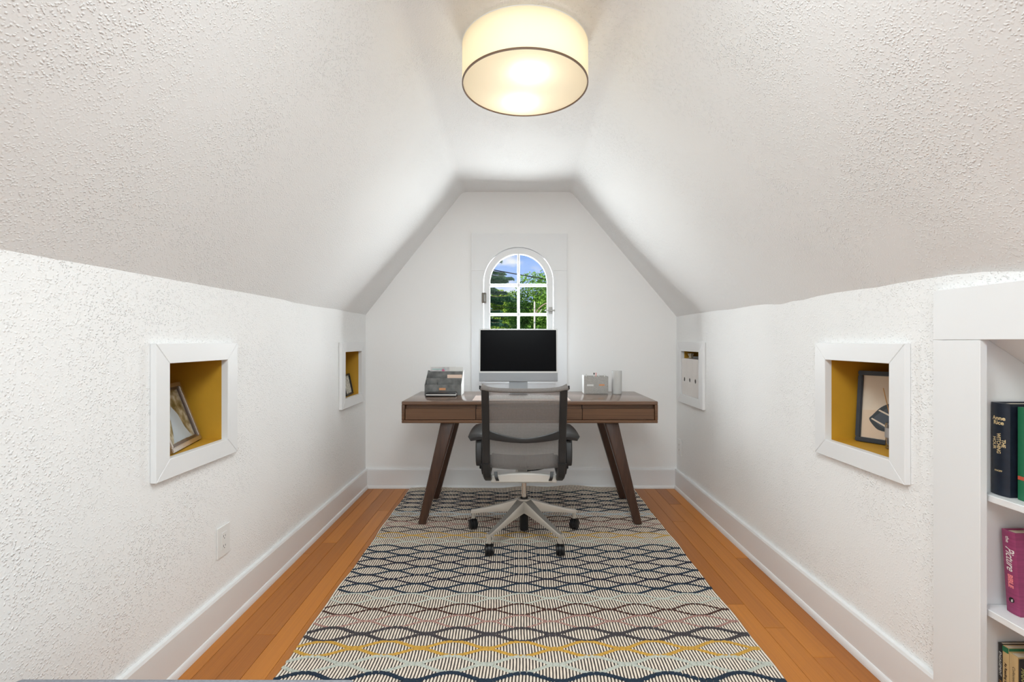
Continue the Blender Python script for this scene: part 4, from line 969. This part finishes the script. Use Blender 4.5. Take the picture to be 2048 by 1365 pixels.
# ================================================================== grey bench at the lower left
GF = pmat('grey_bench_fabric', (.24, .25, .28), rough=.85, noise_amt=.15, noise_scale=200)
bn = empty('upholstered_bench', (-.68, .78, 0), 'low grey upholstered bench whose top edge shows at the lower left of the photo', 'bench')
bm = BM(); box(bm, -1.045, -.335, .50, 1.0, .30, .4225, .014, 4)
for v in bm.verts: v.co.z += .0015*math.sin(v.co.x*17)
obj('seat_cushion', bm, GF, bn, smooth=True)
bm = BM(); box(bm, -1.03, -.35, .515, .985, .24, .299, .006, 2); obj('seat_frame', bm, GRAPH, bn, smooth=True)
for x in (-1.0, -.38):
    for y in (.545, .955):
        bm = BM(); hexa(bm, [(x-.014, y-.014, .001), (x+.014, y-.014, .001), (x+.014, y+.014, .001), (x-.014, y+.014, .001), (x-.022, y-.022, .2395), (x+.022, y-.022, .2395), (x+.022, y+.022, .2395), (x-.022, y+.022, .2395)], .003, 2); obj('leg', bm, WALZ, bn, smooth=True)

# ================================================================== outside
GRASS = pmat('lawn', (.07, .13, .03), rough=1, noise_amt=.4, noise_scale=2)
bm = BM(); n_ = 16; V = [[bm.verts.new((-60+120*i/n_, 5+80*j/n_, -3+.25*mnoise.noise(Vector((i*.7, j*.7, 0))))) for i in range(n_+1)] for j in range(n_+1)]
for j in range(n_):
    for i in range(n_): bm.faces.new((V[j][i], V[j][i+1], V[j+1][i+1], V[j+1][i]))
obj('ground', bm, GRASS, kind='structure')
def leafmat(name, c1, c2):
    m, t, o = newmat(name); d_ = nd(t, 'ShaderNodeBsdfDiffuse'); tl_ = nd(t, 'ShaderNodeBsdfTranslucent'); mxs = nd(t, 'ShaderNodeMixShader'); mxs.inputs[0].default_value = .3
    geo = nd(t, 'ShaderNodeNewGeometry'); mix = nd(t, 'ShaderNodeMix', data_type='RGBA'); mix.inputs['A'].default_value = (*c1, 1); mix.inputs['B'].default_value = (*c2, 1)
    t.links.new(geo.outputs['Random Per Island'], mix.inputs['Factor']); t.links.new(mix.outputs['Result'], d_.inputs[0]); t.links.new(mix.outputs['Result'], tl_.inputs[0])
    t.links.new(d_.outputs[0], mxs.inputs[1]); t.links.new(tl_.outputs[0], mxs.inputs[2]); t.links.new(mxs.outputs[0], o.inputs[0]); return m
LEAF = leafmat('deciduous_leaf', (.05, .15, .02), (.30, .52, .09)); LEAF2 = leafmat('deciduous_leaf_light', (.08, .18, .02), (.42, .58, .10)); NEED = leafmat('conifer_needle', (.03, .10, .055), (.14, .27, .14))
BARK = pmat('bark', (.10, .07, .05), rough=1, noise_amt=.3, noise_scale=5)
def leaves(bm_list, c, r, n, size):
    V, F = bm_list
    for _ in range(n):
        a = random.uniform(0, 2*PI); cz = random.uniform(-1, 1); q = math.sqrt(1-cz*cz); rr = random.uniform(.45, 1)**.6
        p = Vector((c[0]+r[0]*rr*q*math.cos(a), c[1]+r[1]*rr*q*math.sin(a), c[2]+r[2]*rr*cz))
        u = Vector((random.gauss(0, 1), random.gauss(0, 1), random.gauss(0, .6))).normalized(); w = u.cross(Vector((random.gauss(0, 1), random.gauss(0, 1), random.gauss(0, 1)))).normalized()
        s = size*random.uniform(.6, 1.3); i = len(V)
        V += [p-u*s*.5, p+w*s*.28, p+u*s*.5, p-w*s*.28]; F.append((i, i+1, i+2, i+3))
def pydata(name, V, F, mat, parent, **k):
    org = origin_of(parent); me = bpy.data.meshes.new(name); me.from_pydata([v-org for v in V], [], F); me.materials.append(mat)
    o = bpy.data.objects.new(name, me); C.objects.link(o); o.parent = parent; ORIG[o.name] = org; return tag(o, **k)
def tree(label, x, y, z0, top, rad, mat, nblob, nleaf, size, seed):
    random.seed(seed); r = empty('tree', (x, y, z0), label, 'tree')
    bm = BM(); tube(bm, spline([(x, y, z0), (x+.15, y, z0+(top-z0)*.35), (x-.1, y+.1, z0+(top-z0)*.7)], 12), lambda t_: .22*(1-t_*.7), 10)
    for k in range(6):
        a = random.uniform(0, 2*PI); b = Vector((x, y, z0+(top-z0)*random.uniform(.3, .6))); tube(bm, [b, b+Vector((math.cos(a)*rad*.6, math.sin(a)*rad*.6, (top-z0)*.25))], lambda t_: .08*(1-t_*.8), 6)
    obj('trunk', bm, BARK, r, smooth=True)
    bl = ([], []); zc = (z0+top)/2+.6
    for k in range(nblob):
        a = random.uniform(0, 2*PI); u = random.uniform(0, 1)**.5; zz = random.uniform(-1, 1); q = math.sqrt(max(0, 1-zz*zz*.8))
        c = (x+rad*.78*u*q*math.cos(a), y+rad*.6*u*q*math.sin(a), zc+(top-z0)*.40*zz); rr = rad*random.uniform(.2, .36)
        leaves(bl, c, (rr, rr, rr*.75), nleaf, size)
    pydata('foliage', bl[0], bl[1], mat, r, kind='stuff')
tree('broad green leafy tree seen through the right half of the arched window', 2.6, 29, -3, 4.75, 4.1, LEAF, 80, 900, .16, 5)
tree('lighter green leafy tree seen through the lower left panes of the window', -.6, 37, -3, 4.9, 2.8, LEAF2, 55, 700, .17, 6)
tree('bushy tree in the background, left outside the window behind the conifer', -9.0, 40, -3, 6.0, 4.2, LEAF, 55, 330, .28, 8)
tree('tall leafy tree outside beyond the right edge of the window', 10.0, 33, -3, 6.5, 4.4, LEAF2, 55, 330, .28, 9)
# hedge line low across the view
random.seed(12)
for k, (x, lb) in enumerate(((-2.6, 'low shrub outside below the conifer, seen through the lowest left panes'), (.9, 'low yellow-green shrub outside behind the street lamp pole'), (4.4, 'low shrub outside to the right of the street lamp'))):
    r = empty('shrub', (x, 26, -3), lb, 'shrub'); bl = ([], [])
    for _ in range(16): leaves(bl, (x+random.uniform(-1.7, 1.7), 26+random.uniform(-.6, .6), random.uniform(-2.6, .9)), (.7, .6, .6), 600, .13)
    pydata('foliage', bl[0], bl[1], LEAF2 if k == 1 else LEAF, r, kind='stuff')
    bm = BM(); tube(bm, [(x, 26, -3), (x, 26, -1)], .06, 6); obj('stem', bm, BARK, r)
# conifer with drooping layered boughs
def conifer(x, y, z0, top, rmax):
    random.seed(31); r = empty('conifer', (x, y, z0), 'dark conifer with drooping layered boughs outside the upper left panes', 'tree')
    bm = BM(); tube(bm, [(x, y, z0), (x, y, top)], lambda t_: .24*(1-t_)+.02, 10); V, F = [], []
    z = z0+1.2
    while z < top-.3:
        ln = rmax*(1-(z-z0)/(top-z0))**.75
        nb = 9
        for k in range(nb):
            a = 2*PI*k/nb+random.uniform(-.3, .3)+z*1.7; l_ = ln*random.uniform(.6, 1.15); dr_ = random.uniform(.10, .46); z += random.uniform(-.09, .11); d = Vector((math.cos(a), math.sin(a), 0)); n_ = Vector((-d.y, d.x, 0))
            def bp(t_, z=z, d=d, l_=l_, dr_=dr_): return Vector((x, y, z))+d*l_*t_+Vector((0, 0, l_*(.10*t_-dr_*t_*t_+dr_*.5*t_**4)))
            tube(bm, [bp(i/6) for i in range(7)], lambda t_: .035*(1-t_)+.006, 5)
            m_ = int(26*l_)
            for i in range(m_):
                t_ = .12+.88*i/m_; c = bp(t_)
                for s in (-1, 1):
                    tw = .12+.55*(1-t_)*random.uniform(.6, 1); e1 = c+n_*s*tw+d*tw*.6+Vector((0, 0, -.28*tw-random.uniform(0, .06)))
                    for q in range(5):
                        f = (q+random.random())/5; p = c.lerp(e1, f); dn = Vector((random.uniform(-.04, .04), random.uniform(-.04, .04), -random.uniform(.05, .16))); sd_ = (e1-c).normalized()*random.uniform(.03, .06)
                        i0 = len(V); V += [p-sd_, p+sd_, p+sd_*.2+dn]; F.append((i0, i0+1, i0+2))
        z += .42
    obj('trunk', bm, BARK, r, smooth=True); pydata('boughs', V, F, NEED, r, kind='stuff')
conifer(-2.35, 24, -3, 9.6, 4.3)
# street lamp on a pole
POLE = pmat('pale_pole', (.62, .56, .50), rough=.7)
sl = empty('street_lamp', (.86, 22, -3), 'pale street lamp pole with a curved arm outside the window', 'street lamp')
bm = BM(); tube(bm, [(.86, 22, -3), (.86, 22, 2.88)], .042, 12); lathe(bm, [(.042, 2.88), (.01, 2.98)], (.86, 22, 0), 12); obj('pole', bm, POLE, sl, smooth=True)
bm = BM(); tube(bm, spline([(.88, 22, 2.35), (1.05, 22, 2.62), (1.35, 22, 2.85), (1.75, 22, 2.92)], 14), .028, 8); obj('curved_arm', bm, pmat('brown_arm', (.30, .20, .14), rough=.6), sl, smooth=True)
bm = BM(); tube(bm, [(.9, 22, 2.3), (1.10, 22, 2.45), (1.2, 22, 2.62)], .02, 6); obj('brace', bm, POLE, sl, smooth=True)
bm = BM(); box(bm, 1.72, 2.15, 21.9, 22.1, 2.86, 2.98, .03, 2); obj('lamp_head', bm, POLE, sl, smooth=True)
def wire(label, a, b, sag, r):
    bm = BM(); pts = []
    for i in range(31):
        t_ = i/30; p = Vector(a).lerp(Vector(b), t_); p.z -= sag*4*t_*(1-t_); pts.append(p)
    tube(bm, pts, r, 5); obj('power_cable', bm, BLACKPL, label=label, cat='cable')
wire('black overhead cable crossing the upper window panes', (-14, 20, 7.2), (14, 20, 2.2), .75, .022)
wire('thin black cable lower down behind the left panes', (-14, 21, 3.9), (14, 21, 2.3), .5, .010)
